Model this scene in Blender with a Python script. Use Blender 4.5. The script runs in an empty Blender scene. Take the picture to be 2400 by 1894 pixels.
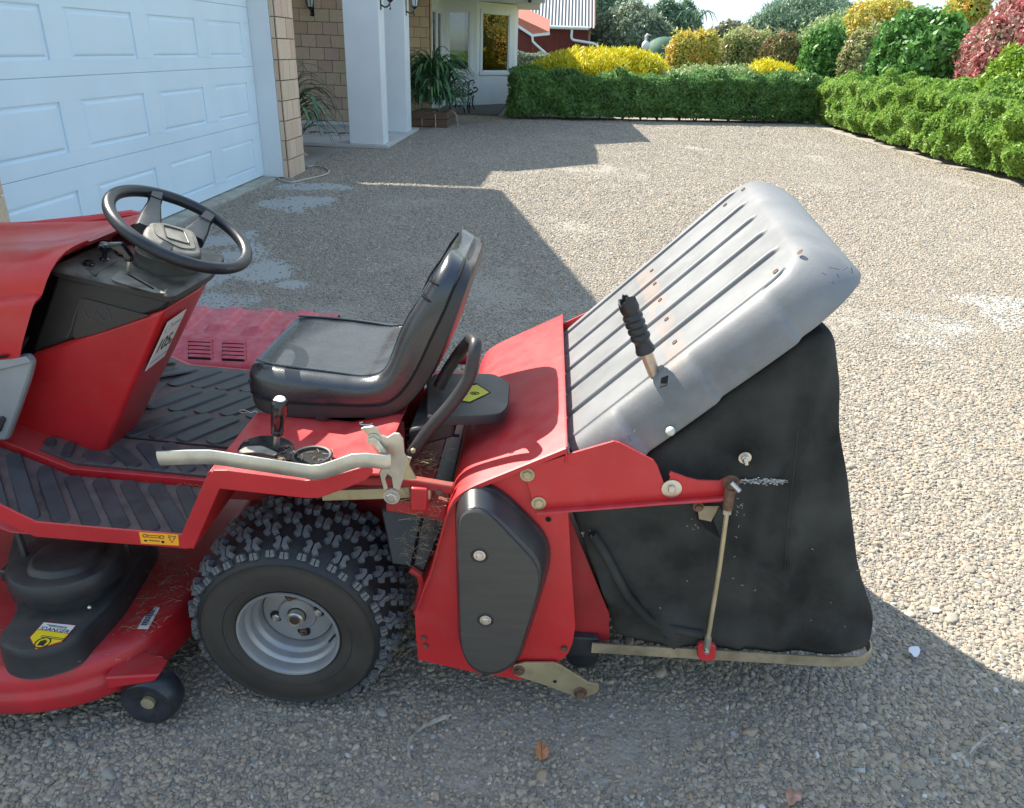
import bpy, bmesh, math, random
import numpy as np
from mathutils import Vector, Matrix, noise as mnoise
R_ = random.Random(7)
scene = bpy.context.scene
COL = scene.collection

# ------------------------------------------------------------------ camera, world, sun, exposure
S_ = 2400/2164; F_ = 1767.; CAMZ = 1.55
def nrm(v): return v/np.linalg.norm(v)
_dn = nrm(np.array([-130., -3755., -F_])); _Y = np.array([95., 842., -F_]); _Y = nrm(_Y-_dn*np.dot(_Y, _dn))
RW = np.stack([np.cross(_Y, -_dn), _Y, -_dn])          # rows: world axes in camera space
cam = bpy.data.cameras.new('camera'); camo = bpy.data.objects.new('camera', cam); COL.objects.link(camo)
cam.sensor_width = 36; cam.lens = 36*F_/2400; cam.clip_end = 1500; cam.clip_start = .02
m = Matrix([list(RW[0]), list(RW[1]), list(RW[2])]).to_4x4(); m.translation = (0, 0, CAMZ)
camo.matrix_world = m; scene.camera = camo

SX, SY = .74, .62                                       # shadow offset per metre of height
sun_dir = Vector((-SX, SY, 1)).normalized()
SUN_STRENGTH, SKY_STRENGTH, EXPOSURE = 3.35, .15, 1.68
w = bpy.data.worlds.new('World'); scene.world = w; w.use_nodes = True
nt = w.node_tree; nt.nodes.clear()
sky = nt.nodes.new('ShaderNodeTexSky'); sky.sky_type = 'NISHITA'; sky.sun_disc = False
sky.sun_elevation = math.asin(sun_dir.z); sky.sun_rotation = math.atan2(-SX, SY)
sky.air_density = 1.0; sky.dust_density = 2.0; sky.ozone_density = .6
bg = nt.nodes.new('ShaderNodeBackground'); bg.inputs[1].default_value = SKY_STRENGTH
wo = nt.nodes.new('ShaderNodeOutputWorld')
mn = nt.nodes.new('ShaderNodeVectorMath'); mn.operation = 'MINIMUM'; mn.inputs[1].default_value = (2.12, 2.50, 2.72)   # a bright hazy horizon levels off
nt.links.new(sky.outputs[0], mn.inputs[0]); nt.links.new(mn.outputs[0], bg.inputs[0]); nt.links.new(bg.outputs[0], wo.inputs[0])
sl = bpy.data.lights.new('sun', 'SUN'); sl.energy = SUN_STRENGTH; sl.angle = math.radians(.53); sl.color = (1, .95, .86)
so = bpy.data.objects.new('sun', sl); COL.objects.link(so)
so.rotation_euler = sun_dir.to_track_quat('Z', 'Y').to_euler(); so.location = (-5, 5, 8)
vs = scene.view_settings; vs.view_transform = 'Standard'; vs.look = 'None'; vs.exposure = EXPOSURE; vs.gamma = 1
vs.use_curve_mapping = False

# ------------------------------------------------------------------ measuring: photo point -> point on a known world plane
ZO = dict(z1=(0,0,2.705),z2=(640,0,3.279),z3=(1200,0,1.8033),z4=(0,400,3.0914),z5=(300,520,2.2779),z6=(0,1050,2.6286),z7=(400,1100,2.847),
 z8=(950,1000,2.511),b1=(1300,400,2.44),b2=(1300,1000,2.5459),b3=(1000,700,3.416),b6=(350,850,3.9345),D=(0,0,2164/2400.))
def U(zn, u, v, ax, val):
    a, b, s = ZO[zn]; x = a+u/s; y = b+v/s
    r = RW @ np.array([x-1200, -(y-947), -F_]); C = np.array([0, 0, CAMZ])
    t = (val-C[ax])/r[ax]; return Vector(C+t*r)
def XZ(zn, y, pts): return [(U(zn, u, v, 1, y).x, U(zn, u, v, 1, y).z) for u, v in pts]
def XY(zn, z, pts): return [(U(zn, u, v, 2, z).x, U(zn, u, v, 2, z).y) for u, v in pts]

# ------------------------------------------------------------------ materials
MATS = {}
def pmat(name, col, rough=.5, metal=0., var=.12, vs_=8., bump=0., bs=60., dust=0., dcol=(.30,.26,.2), coat=0., spec=.5, wear=0., wcol=(.5,.3,.28), streak=None):
    """principled with noise colour variation, optional dust lying on upward faces, blotchy wear and fine relief"""
    if name in MATS: return MATS[name]
    m = bpy.data.materials.new(name); m.use_nodes = True; n = m.node_tree; N = n.nodes; L = n.links
    b = N['Principled BSDF']; tc = N.new('ShaderNodeTexCoord')
    mp = N.new('ShaderNodeMapping'); L.new(tc.outputs['Object'], mp.inputs[0])
    if streak: mp.inputs['Scale'].default_value = streak
    nz = N.new('ShaderNodeTexNoise'); nz.inputs['Scale'].default_value = vs_; nz.inputs['Detail'].default_value = 6; L.new(mp.outputs[0], nz.inputs[0])
    mr = N.new('ShaderNodeMapRange'); mr.inputs[1].default_value = .3; mr.inputs[2].default_value = .7
    mr.inputs[3].default_value = 1-var; mr.inputs[4].default_value = 1+var; L.new(nz.outputs[0], mr.inputs[0])
    mul = N.new('ShaderNodeMix'); mul.data_type = 'RGBA'; mul.blend_type = 'MULTIPLY'; mul.inputs[0].default_value = 1
    mul.inputs[6].default_value = (*col, 1); cc = N.new('ShaderNodeCombineColor')
    for i in range(3): L.new(mr.outputs[0], cc.inputs[i])
    L.new(cc.outputs[0], mul.inputs[7]); out = mul.outputs[2]
    if wear > 0:
        n2 = N.new('ShaderNodeTexNoise'); n2.inputs['Scale'].default_value = vs_*2.3; n2.inputs['Detail'].default_value = 9; n2.inputs['Roughness'].default_value = .7; L.new(mp.outputs[0], n2.inputs[0])
        r2 = N.new('ShaderNodeMapRange'); r2.inputs[1].default_value = .5; r2.inputs[2].default_value = .72; r2.inputs[4].default_value = wear; L.new(n2.outputs[0], r2.inputs[0])
        mx = N.new('ShaderNodeMix'); mx.data_type = 'RGBA'; mx.inputs[7].default_value = (*wcol, 1); L.new(r2.outputs[0], mx.inputs[0]); L.new(out, mx.inputs[6]); out = mx.outputs[2]
    if dust > 0:
        ge = N.new('ShaderNodeNewGeometry'); sp = N.new('ShaderNodeSeparateXYZ'); L.new(ge.outputs['Normal'], sp.inputs[0])
        n3 = N.new('ShaderNodeTexNoise'); n3.inputs['Scale'].default_value = 22; n3.inputs['Detail'].default_value = 8; L.new(tc.outputs['Object'], n3.inputs[0])
        ad = N.new('ShaderNodeMath'); ad.operation = 'MULTIPLY'; L.new(sp.outputs[2], ad.inputs[0]); L.new(n3.outputs[0], ad.inputs[1])
        r3 = N.new('ShaderNodeMapRange'); r3.inputs[1].default_value = .2; r3.inputs[2].default_value = .62; r3.inputs[4].default_value = dust; L.new(ad.outputs[0], r3.inputs[0])
        mx = N.new('ShaderNodeMix'); mx.data_type = 'RGBA'; mx.inputs[7].default_value = (*dcol, 1); L.new(r3.outputs[0], mx.inputs[0]); L.new(out, mx.inputs[6]); out = mx.outputs[2]
    L.new(out, b.inputs['Base Color'])
    b.inputs['Metallic'].default_value = metal; b.inputs['Coat Weight'].default_value = coat; b.inputs['Coat Roughness'].default_value = .12
    b.inputs['Specular IOR Level'].default_value = spec
    rr = N.new('ShaderNodeMapRange'); rr.inputs[3].default_value = max(.03, rough-.1); rr.inputs[4].default_value = min(1, rough+.14); L.new(nz.outputs[0], rr.inputs[0]); L.new(rr.outputs[0], b.inputs['Roughness'])
    if bump > 0:
        n4 = N.new('ShaderNodeTexNoise'); n4.inputs['Scale'].default_value = bs; n4.inputs['Detail'].default_value = 4; L.new(mp.outputs[0], n4.inputs[0])
        bp = N.new('ShaderNodeBump'); bp.inputs['Strength'].default_value = bump; bp.inputs['Distance'].default_value = .01; L.new(n4.outputs[0], bp.inputs['Height']); L.new(bp.outputs[0], b.inputs['Normal'])
    MATS[name] = m; return m
def leafmat(name, c1, c2, c3=None, trans=.25, rough=.5):
    if name in MATS: return MATS[name]
    m = bpy.data.materials.new(name); m.use_nodes = True; n = m.node_tree; N = n.nodes; L = n.links
    b = N['Principled BSDF']; ge = N.new('ShaderNodeNewGeometry'); cr = N.new('ShaderNodeValToRGB')
    cr.color_ramp.elements[0].color = (*c1, 1); cr.color_ramp.elements[1].color = (*c2, 1)
    if c3: e = cr.color_ramp.elements.new(.5); e.color = (*c3, 1)
    tc = N.new('ShaderNodeTexCoord'); nz = N.new('ShaderNodeTexNoise'); nz.inputs['Scale'].default_value = 2.2; nz.inputs['Detail'].default_value = 3; L.new(tc.outputs['Object'], nz.inputs[0])
    mx = N.new('ShaderNodeMix'); mx.inputs[0].default_value = .5; L.new(ge.outputs['Random Per Island'], mx.inputs[2])
    mr = N.new('ShaderNodeMapRange'); mr.inputs[1].default_value = .3; mr.inputs[2].default_value = .7; L.new(nz.outputs[0], mr.inputs[0]); L.new(mr.outputs[0], mx.inputs[3])
    L.new(mx.outputs[0], cr.inputs[0]); L.new(cr.outputs[0], b.inputs['Base Color']); b.inputs['Roughness'].default_value = rough
    tr = N.new('ShaderNodeBsdfTranslucent'); L.new(cr.outputs[0], tr.inputs[0]); ms = N.new('ShaderNodeMixShader'); ms.inputs[0].default_value = trans
    L.new(b.outputs[0], ms.inputs[1]); L.new(tr.outputs[0], ms.inputs[2]); L.new(ms.outputs[0], N['Material Output'].inputs[0])
    MATS[name] = m; return m
RED = pmat('red_paint', (.50, .015, .020), .38, var=.16, vs_=5, coat=.2, dust=.4, dcol=(.50,.13,.12), wear=.22, wcol=(.40,.09,.075), bump=.03, bs=120)
REDC = pmat('red_cover_paint', (.54, .020, .024), .44, var=.14, vs_=4, coat=.12, dust=.35, dcol=(.55,.15,.14), wear=.3, wcol=(.50,.10,.095), bump=.03, bs=200)
REDD = pmat('red_deck_paint', (.44, .012, .020), .42, var=.22, vs_=6, coat=.2, dust=.28, dcol=(.30,.12,.09), wear=.35, wcol=(.16,.06,.05))
REDP = pmat('red_plastic', (.50, .02, .05), .4, var=.1, dust=.35, dcol=(.50,.16,.18))
REDX = pmat('red_frame_paint', (.36, .018, .022), .5, var=.25, dust=.5, dcol=(.22,.13,.08), wear=.4, wcol=(.14,.08,.05))
BLK = pmat('black_plastic', (.022, .023, .026), .42, var=.2, dust=.35, dcol=(.13,.12,.10), wear=.2, wcol=(.07,.07,.065))
BLKG = pmat('gloss_black', (.012, .012, .014), .14, var=.1, coat=.5)
SHELL = pmat('seat_shell_plastic', (.030, .026, .026), .38, var=.25, dust=.3, dcol=(.14,.11,.09), wear=.2, wcol=(.07,.05,.045))
VINYL = pmat('black_vinyl', (.022, .024, .028), .26, var=.15, vs_=20, bump=.12, bs=350, dust=.12, dcol=(.10,.10,.11), coat=.35, spec=.7)
RIMP = pmat('steering_rim_plastic', (.014, .017, .022), .34, var=.2, vs_=30, wear=.12, wcol=(.09,.09,.095), bump=.05, bs=300)
DUSTY = pmat('dusty_black_plastic', (.060, .055, .046), .6, var=.2, vs_=14, dust=.9, dcol=(.34,.31,.25))
PODM = pmat('dash_plastic', (.026, .025, .025), .45, var=.25, vs_=9, dust=.9, dcol=(.22,.20,.16), wear=.2, wcol=(.05,.045,.04))
RUB = pmat('tyre_rubber', (.015, .016, .018), .55, var=.25, vs_=12, dust=.15, dcol=(.10,.09,.08), wear=.15, wcol=(.07,.065,.055), bump=.08, bs=200)
SIDEW = pmat('tyre_sidewall', (.036, .031, .026), .62, var=.25, vs_=10, wear=.3, wcol=(.065,.055,.043), bump=.05, bs=260)
LUG = pmat('tyre_lug', (.12, .125, .13), .48, var=.35, vs_=40, wear=.35, wcol=(.13,.13,.125))
MAT = pmat('rubber_mat', (.050, .048, .048), .7, var=.25, vs_=14, dust=.8, dcol=(.17,.12,.105))
MATB = pmat('rubber_mat_bar', (.040, .044, .048), .45, var=.3, vs_=18, dust=.35, dcol=(.10,.10,.10))
GUARD = pmat('belt_guard_plastic', (.060, .055, .050), .55, var=.12, vs_=6, wear=.35, wcol=(.10,.09,.08), streak=(1,1,14))
GUARDE = pmat('belt_guard_edge', (.030, .030, .032), .3, var=.12, vs_=6, coat=.2)
LID = pmat('grey_lid_plastic', (.185, .185, .187), .5, var=.2, vs_=6, wear=.45, wcol=(.265,.265,.265), bump=.04, bs=150)
FAB = pmat('black_fabric', (.042, .042, .039), .9, var=.5, vs_=7, wear=.5, wcol=(.060,.058,.052), bump=.35, bs=500, spec=.2)
ZINC = pmat('zinc_metal', (.58, .54, .46), .38, metal=.85, var=.25, vs_=12, wear=.3, wcol=(.35,.26,.15))
STEEL = pmat('worn_steel', (.60, .56, .50), .3, metal=.9, var=.2, vs_=18, wear=.25, wcol=(.3,.18,.1))
BRASSY = pmat('passivated_steel', (.50, .42, .26), .45, metal=.55, var=.2, vs_=10, wear=.4, wcol=(.22,.15,.08))
FLATB = pmat('plated_flat_bar', (.38, .32, .22), .5, metal=.5, var=.3, vs_=14, wear=.5, wcol=(.2,.14,.09))
RIM = pmat('silver_rim_paint', (.34, .345, .35), .42, metal=.55, var=.12, vs_=10, wear=.25, wcol=(.3,.28,.24))
RUST = pmat('rusty_bolt', (.16, .09, .06), .7, metal=.3, var=.4, vs_=60)
BLKHOLE = pmat('dark_hollow', (.006, .006, .006), .9, var=.1)
SILV = pmat('silver_plastic', (.26, .28, .30), .38, metal=.2, var=.1, dust=.2)
WHITE = pmat('white_paint', (.74, .79, .82), .45, var=.03, vs_=3, bump=.02, bs=300)
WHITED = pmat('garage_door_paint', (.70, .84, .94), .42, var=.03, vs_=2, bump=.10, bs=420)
def flat(name, c, r=.5): return pmat(name, c, r, var=.04, vs_=50)
YEL = flat('sticker_yellow', (.85, .62, .02)); WST = flat('sticker_white', (.75, .73, .68)); ORG = flat('sticker_orange', (.90, .40, .02)); KST = flat('sticker_black', (.02, .02, .02)); RST = flat('sticker_red', (.5, .02, .03))
GST = flat('sticker_grey', (.35, .35, .36))

# ------------------------------------------------------------------ mesh helpers
WL = {}
class MB:
    def __init__(s): s.v = []; s.f = []; s.mi = []; s.cur = 0
    def add(s, vs, fs):
        k = len(s.v); s.v += [tuple(p) for p in vs]; s.f += [tuple(i+k for i in f) for f in fs]; s.mi += [s.cur]*len(fs); return s
    def box(s, x0, x1, y0, y1, z0, z1):
        return s.add([(x0,y0,z0),(x1,y0,z0),(x1,y1,z0),(x0,y1,z0),(x0,y0,z1),(x1,y0,z1),(x1,y1,z1),(x0,y1,z1)], [(0,3,2,1),(4,5,6,7),(0,1,5,4),(1,2,6,5),(2,3,7,6),(3,0,4,7)])
    def obox(s, c, ex, ey, ez):     # oriented box: centre and half-axis vectors
        c, ex, ey, ez = map(Vector, (c, ex, ey, ez)); V = []
        for dz in (-1, 1):
            for dx, dy in ((-1,-1),(1,-1),(1,1),(-1,1)): V.append(c+dx*ex+dy*ey+dz*ez)
        return s.add(V, [(0,3,2,1),(4,5,6,7),(0,1,5,4),(1,2,6,5),(2,3,7,6),(3,0,4,7)])
    def slab(s, pts, d):            # 3D polygon pushed along vector d
        pts = [Vector(p) for p in pts]; d = Vector(d); n = len(pts)
        V = pts+[p+d for p in pts]; F = [tuple(range(n))[::-1], tuple(range(n, 2*n))]+[(i, (i+1) % n, (i+1) % n+n, i+n) for i in range(n)]
        return s.add(V, F)
    def pxz(s, pts, y0, y1): return s.slab([(x, y0, z) for x, z in pts], (0, y1-y0, 0))
    def pxy(s, pts, z0, z1): return s.slab([(x, y, z0) for x, y in pts], (0, 0, z1-z0))
    def loft(s, rings, closed=True, caps=True, ends=False):
        n = len(rings[0]); V = [p for r in rings for p in r]; F = []
        for i in range(len(rings)-1):
            for j in range(n if closed else n-1):
                a = i*n+j; b = i*n+(j+1) % n; F.append((a, b, b+n, a+n))
        if closed and caps: F.append(tuple(range(n))[::-1]); F.append(tuple(range((len(rings)-1)*n, len(rings)*n)))
        return s.add(V, F)
    def tube(s, path, r, seg=10, ry=None, closed=False, caps=True, up=None, rs=None):
        P = [Vector(p) for p in path]; n = len(P); rings = []; prev = None
        for i in range(n):
            if closed: t = P[(i+1) % n]-P[i-1]
            else: t = P[min(i+1, n-1)]-P[max(i-1, 0)]
            t.normalize()
            u = Vector(up) if up else (prev if prev is not None else (Vector((0,0,1)) if abs(t.z) < .9 else Vector((1,0,0))))
            u = (u-t*u.dot(t)).normalized(); prev = u; w_ = t.cross(u)
            k = rs[i] if rs else 1
            if seg == 4:
                a, b = r*k, (ry or r)*k; ring = [P[i]+u*b*q+w_*a*p for p, q in ((-1,-1),(1,-1),(1,1),(-1,1))]
            else: ring = [P[i]+(w_*math.cos(2*math.pi*j/seg)*r+u*math.sin(2*math.pi*j/seg)*(ry or r))*k for j in range(seg)]
            rings.append(ring)
        if closed: rings.append(rings[0]); return s.loft(rings, True, False)
        return s.loft(rings, True, caps)
    def lathe(s, prof, c, ax, seg=32, caps=False, a0=0, a1=2*math.pi):
        c = Vector(c); ax = Vector(ax).normalized(); u = Vector((0,0,1)) if abs(ax.z) < .9 else Vector((1,0,0)); u = (u-ax*u.dot(ax)).normalized(); w_ = ax.cross(u)
        rings = [[c+ax*h+(u*math.cos(2*math.pi*j/seg)+w_*math.sin(2*math.pi*j/seg))*r for j in range(seg)] for r, h in prof]
        return s.loft(rings, True, caps)
    def ball(s, c, r, seg=12, rz=None, sy=1):
        rz = rz or r; prof = [(max(1e-4, r*math.sin(math.pi*i/8)), -rz*math.cos(math.pi*i/8)) for i in range(9)]; return s.lathe(prof, c, (0,0,1), seg)
def fil(pts, r=.02, n=4, closed=True):
    P = [Vector(p) for p in pts]; out = []; N = len(P)
    for i in range(N):
        if not closed and i in (0, N-1): out.append(P[i]); continue
        a, b, c = P[i-1], P[i], P[(i+1) % N]; rr = r[i] if isinstance(r, (list, tuple)) else r
        da, dc = (a-b), (c-b); la, lc = da.length, dc.length; d = min(rr, la*.45, lc*.45)
        if d < 1e-5: out.append(b); continue
        p, q_ = b+da/la*d, b+dc/lc*d
        for k in range(n+1):
            t = k/n; out.append(p*(1-t)**2+b*2*t*(1-t)+q_*t*t)
    return [tuple(v) for v in out]
def setp(o, label=None, cat=None, group=None, kind=None):
    if label: o['label'] = label
    if cat: o['category'] = cat
    if group: o['group'] = group
    if kind: o['kind'] = kind
def link(name, me, parent=None, loc=None):
    o = bpy.data.objects.new(name, me); COL.objects.link(o)
    if parent is not None: o.parent = parent; WL[o.name] = WL[parent.name]
    else: WL[o.name] = Vector(loc or (0,0,0)); o.location = WL[o.name]
    return o
def build(name, mb, mat, parent=None, loc=None, smooth=35, bevel=0, kind=None, label=None, seg=2, sub=0):
    base = WL[parent.name] if parent is not None else Vector(loc or (0,0,0))
    me = bpy.data.meshes.new(name); me.from_pydata([tuple(Vector(v)-base) for v in mb.v], [], mb.f)
    bm = bmesh.new(); bm.from_mesh(me); bmesh.ops.remove_doubles(bm, verts=bm.verts, dist=1e-5); bmesh.ops.recalc_face_normals(bm, faces=bm.faces); bm.to_mesh(me); bm.free()
    mats = mat if isinstance(mat, (list, tuple)) else [mat]
    for q in mats: me.materials.append(q)
    if len(mats) > 1:
        for p, i in zip(me.polygons, mb.mi): p.material_index = i
    if smooth:
        me.shade_smooth(); me.set_sharp_from_angle(angle=math.radians(smooth))
    o = link(name, me, parent, loc)
    if bevel:
        b = o.modifiers.new('bevel', 'BEVEL'); b.width = bevel; b.segments = seg; b.limit_method = 'ANGLE'; b.angle_limit = math.radians(35)
    if sub: s_ = o.modifiers.new('sub', 'SUBSURF'); s_.levels = s_.render_levels = sub
    setp(o, label=label, kind=kind); return o
def empty(name, loc, label, cat, group=None):
    o = bpy.data.objects.new(name, None); COL.objects.link(o); o.location = loc; WL[o.name] = Vector(loc); o.empty_display_size = .1
    setp(o, label, cat, group); return o
def inst(name, me, parent, mat4):    # a copy sharing mesh data, placed by a world matrix (parents are never rotated)
    o = bpy.data.objects.new(name, me); COL.objects.link(o); o.parent = parent
    WL[o.name] = WL[parent.name]; mm = mat4.copy(); mm.translation = mm.translation-WL[parent.name]; o.matrix_basis = mm; return o
def protomesh(name, mb, mat, smooth=35):
    me = bpy.data.meshes.new(name); me.from_pydata([tuple(v) for v in mb.v], [], mb.f)
    bm = bmesh.new(); bm.from_mesh(me); bmesh.ops.recalc_face_normals(bm, faces=bm.faces); bm.to_mesh(me); bm.free()
    me.materials.append(mat)
    if smooth: me.shade_smooth(); me.set_sharp_from_angle(angle=math.radians(smooth))
    return me
def frame(o, x, y, z=None):          # matrix from origin and two in-plane axes
    x = Vector(x).normalized(); y = Vector(y); y = (y-x*y.dot(x)).normalized(); z = x.cross(y)
    M_ = Matrix((x, y, z)).transposed().to_4x4(); M_.translation = Vector(o); return M_
def textmesh(name, body, size, mat, parent, M_, thick=.0004, bold=0, sx=1):
    cu = bpy.data.curves.new(name, 'FONT'); cu.body = body; cu.size = size; cu.align_x = 'CENTER'; cu.align_y = 'CENTER'; cu.extrude = thick; cu.offset = bold
    t = bpy.data.objects.new('tmp', cu); COL.objects.link(t); bpy.context.view_layer.update()
    me = bpy.data.meshes.new_from_object(t.evaluated_get(bpy.context.evaluated_depsgraph_get())); bpy.data.objects.remove(t)
    me.materials.clear(); me.materials.append(mat); me.transform(M_ @ Matrix.Diagonal((sx, 1, 1, 1)))
    me.transform(Matrix.Translation(-WL[parent.name])); return link(name, me, parent)
# =================================================================== RIDE-ON MOWER
YC = 1.865
mower = empty('ride_on_mower', (-.57, YC, 0), 'red ride-on lawn mower with black seat and grey-lidded grass collector on the gravel drive', 'lawn mower')
def P(name, mb, mat, parent=None, **k): return build(name, mb, mat, parent or mower, **k)

# ---- wheels
WX, WZ, WR = -.572, .245, .265
def lug_mb():
    b = MB(); k = .0165
    for sx in (-1, 1):
        pl = [(.05,-.55),(.05,.55),(.45,.95),(.98,.55),(.62,.12),(.62,-.12),(.98,-.55),(.45,-.95)]
        if sx < 0: pl = [(-a, c) for a, c in pl][::-1]
        n = len(pl); V = [(a*k, c*k, -.004) for a, c in pl]+[(a*k*.86+sx*.001, c*k*.84, .0085+.0015*sx*0) for a, c in pl]
        b.add(V, [tuple(range(n))[::-1], tuple(range(n, 2*n))]+[(i, (i+1) % n, (i+1) % n+n, i+n) for i in range(n)])
    return b
LUGM = protomesh('tread_lug', lug_mb(), LUG, 20)
sb = MB()
for s_ in (-1, 1): sb.loft([[Vector((s_*a*k_, c*k_, h)) for a, c in ((.0015,-.008),(.0015,.012),(.0105,.010),(.0125,-.006))] for h, k_ in ((-.005,1),(.0055,.85))], True, True)
SLUGM = protomesh('tread_lug', sb, LUG, 20)
def tyre_prof():
    return [(.124,-.128),(.132,-.138),(.150,-.1435),(.172,-.147),(.195,-.146),(.208,-.143),(.2115,-.1445),(.2150,-.142),(.224,-.132),(.236,-.118),(.246,-.098),(.252,-.07),(.2555,-.035),(.257,0)]
def wheel(yc, side, full):
    pr = tyre_prof(); pr = pr+[(r, -h) for r, h in pr[-2::-1]]
    c = (WX, yc, WZ)
    t = P('rear_tyre', MB().lathe(pr, c, (0, 1, 0), 72), [SIDEW, RUB], smooth=40)
    me = t.data
    for p in me.polygons:
        h = abs(p.center.y+WL[t.name].y-yc); rr = math.hypot(p.center.x+WL[t.name].x-WX, p.center.z-WZ)
        p.material_index = 0 if (h > .139 and rr < .213) or rr < .20 else 1
    rows = [(-.104, 0, 22), (-.063, .5, 22), (-.021, 0, 22), (.021, .5, 22), (.063, 0, 22), (.104, .5, 22)]
    rad = {.104: .2435, .063: .2525, .021: .2563}
    joined = MB()
    for h, off, n in rows:
        for i in range(n):
            a = 2*math.pi*(i+off)/n; r = rad[abs(h)]; tilt = (h/.104)*.52
            rd = Vector((math.sin(a), 0, math.cos(a))); tg = Vector((math.cos(a), 0, -math.sin(a))); yy = Vector((0, 1, 0))
            nn = (rd*math.cos(tilt)+yy*math.sin(tilt)).normalized(); ax = (yy*math.cos(tilt)-rd*math.sin(tilt)).normalized()
            M_ = frame(Vector(c)+rd*r+yy*h, tg, -ax if tg.cross(ax).dot(nn) < 0 else ax, None)
            M_ = M_ @ Matrix.Rotation(R_.uniform(-.06, .06), 4, 'Z') @ Matrix.Diagonal((1.24, 1.24, 1.45, 1))
            if full: inst('tread_lug', LUGM, t, M_)
            else: joined.add([M_ @ Vector(v.co) for v in LUGM.vertices], [tuple(p.vertices) for p in LUGM.polygons])
    for sg in (-1, 1):
        for i in range(40):
            a = 2*math.pi*(i+.3+(.12 if i % 2 else 0))/40; tilt = 1.08*sg
            rd = Vector((math.sin(a), 0, math.cos(a))); tg = Vector((math.cos(a), 0, -math.sin(a))); yy = Vector((0, 1, 0))
            nn = (rd*math.cos(tilt)+yy*math.sin(tilt)).normalized(); ax = (yy*math.cos(tilt)-rd*math.sin(tilt)).normalized()
            M_ = frame(Vector(c)+rd*(.2290+(.004 if i % 2 else 0))+yy*.1300*sg, tg, -ax if tg.cross(ax).dot(nn) < 0 else ax)
            if full and sg == side: inst('tread_lug', SLUGM, t, M_)
            elif sg == side: joined.add([M_ @ Vector(v.co) for v in SLUGM.vertices], [tuple(p.vertices) for p in SLUGM.polygons])
    if joined.v: build('tread_lug', joined, LUG, t, kind='stuff')
    s = side
    # raised ring lines moulded on the sidewall
    rg = MB()
    for rr, hh in ((.2125, .1455), (.158, .1445)): rg.tube([(WX+rr*math.cos(q), yc+s*hh, WZ+rr*math.sin(q)) for q in np.linspace(0, 2*math.pi, 72, endpoint=False)], .0013, 6, closed=True)
    build('sidewall_ring', rg, RUB, t)
    rp = [(.117,-.125),(.124,-.131),(.1275,-.137),(.1262,-.1415),(.1215,-.1405),(.1180,-.134),(.1165,-.120),(.1155,-.112),(.1080,-.108),(.1055,-.103),(.1040,-.090),(.1020,-.086),(.0965,-.081),(.0935,-.076),(.0915,-.06),(.0905,-.052)]
    rp = [(r, h*(-s)) for r, h in rp]
    rim = P('rear_rim', MB().lathe(rp, c, (0, 1, 0), 64), RIM, smooth=40)
    dk = MB(); yd = .058
    dk.lathe([(.0905, s*(yd-.006)), (.088, s*yd), (.050, s*(yd+.002)), (.046, s*(yd+.008)), (.030, s*(yd+.010)), (.024, s*(yd+.010))], c, (0, 1, 0), 48)
    build('wheel_disc', dk, RIM, rim, smooth=30)
    hb = MB().lathe([(.0125, s*(yd+.004)), (.0125, s*(yd+.030)), (.0185, s*(yd+.031)), (.0215, s*(yd+.028)), (.0215, s*(yd+.004))], c, (0, 1, 0), 28)
    build('wheel_hub', hb, STEEL, rim)
    build('axle_end', MB().lathe([(.0125, s*(yd+.010)), (.0005, s*(yd+.012))], c, (0, 1, 0), 16), RUST, rim)
    for k in range(4):
        a = math.radians(12+90*k); q = Vector((WX+.056*math.cos(a), yc+s*(yd+.004), WZ+.056*math.sin(a)))
        build('bolt_recess', MB().lathe([(.0165, 0), (.0005, s*.0016)], q, (0, 1, 0), 20), BLKHOLE, rim)
        build('wheel_nut', MB().lathe([(.0105, 0), (.0105, s*.007), (.0085, s*.009), (.0055, s*.009), (.0055, s*.014), (.0005, s*.015)], q, (0, 1, 0), 6), RUST if k % 2 else STEEL, rim, smooth=20)
    build('tyre_valve', MB().tube([(WX+.107, yc+s*.105, WZ-.02), (WX+.098, yc+s*.135, WZ-.018)], .003, 8), BLK, rim)
    # inner half of the barrel, keeps the wheel closed
    build('inner_barrel', MB().lathe([(.0905, s*.052), (.0905, -s*.08), (.12, -s*.12), (.1275, -s*.137)], c, (0, 1, 0), 32), RIM, rim)
wheel(1.532, -1, True)
wheel(2*YC-1.532, 1, False)
P('rear_axle', MB().tube([(WX, 1.6, WZ), (WX, 2.14, WZ)], .022, 12).box(WX-.11, WX+.10, 1.74, 1.99, WZ-.09, WZ+.10), REDX, bevel=.008)

# ---- cutting deck
dy0, dy1, dx0, dx1 = 1.238, 2.50, -2.3, -.893
def deck_outline(off):
    return fil([(dx0-off, dy0-off), (dx1+off, dy0-off), (dx1+off, dy1+off), (dx0-off, dy1+off)], .36+off, 12)
rings = []
for off, z in ((-.075,.222),(-.030,.216),(-.010,.208),(-.001,.196),(.001,.170),(.004,.158),(.010,.150),(.012,.138),(.012,.112),(.009,.104),(.004,.100),(.0,.108)):
    o_ = deck_outline(off); rings.append([(x, y, z+(.004*mnoise.noise(Vector((x*7, y*7, 0))) if z < .15 else 0)) for x, y in o_])
db = MB().loft([[Vector(p) for p in r] for r in rings], True, False); n_ = len(rings[0]); db.f.append(tuple(range(n_))); db.mi.append(0)
deck = P('cutting_deck', db, REDD, smooth=40)
lp = [U('z6', *q, 2, .2) for q in [(80,1300),(120,1365),(200,1405),(300,1412),(420,1385),(520,1330),(600,1258),(700,1130),(800,1000),(905,830)]]
ol = fil([(-1.222,1.36), (-1.215,1.268), (-1.12,1.236), (-1.035,1.285), (-1.008,1.44), (-1.045,1.75), (-1.50,1.80), (-1.36,1.52), (-1.262,1.43)], .07, 6)
cx_, cy_ = -1.15, 1.45
bc = MB()
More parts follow.
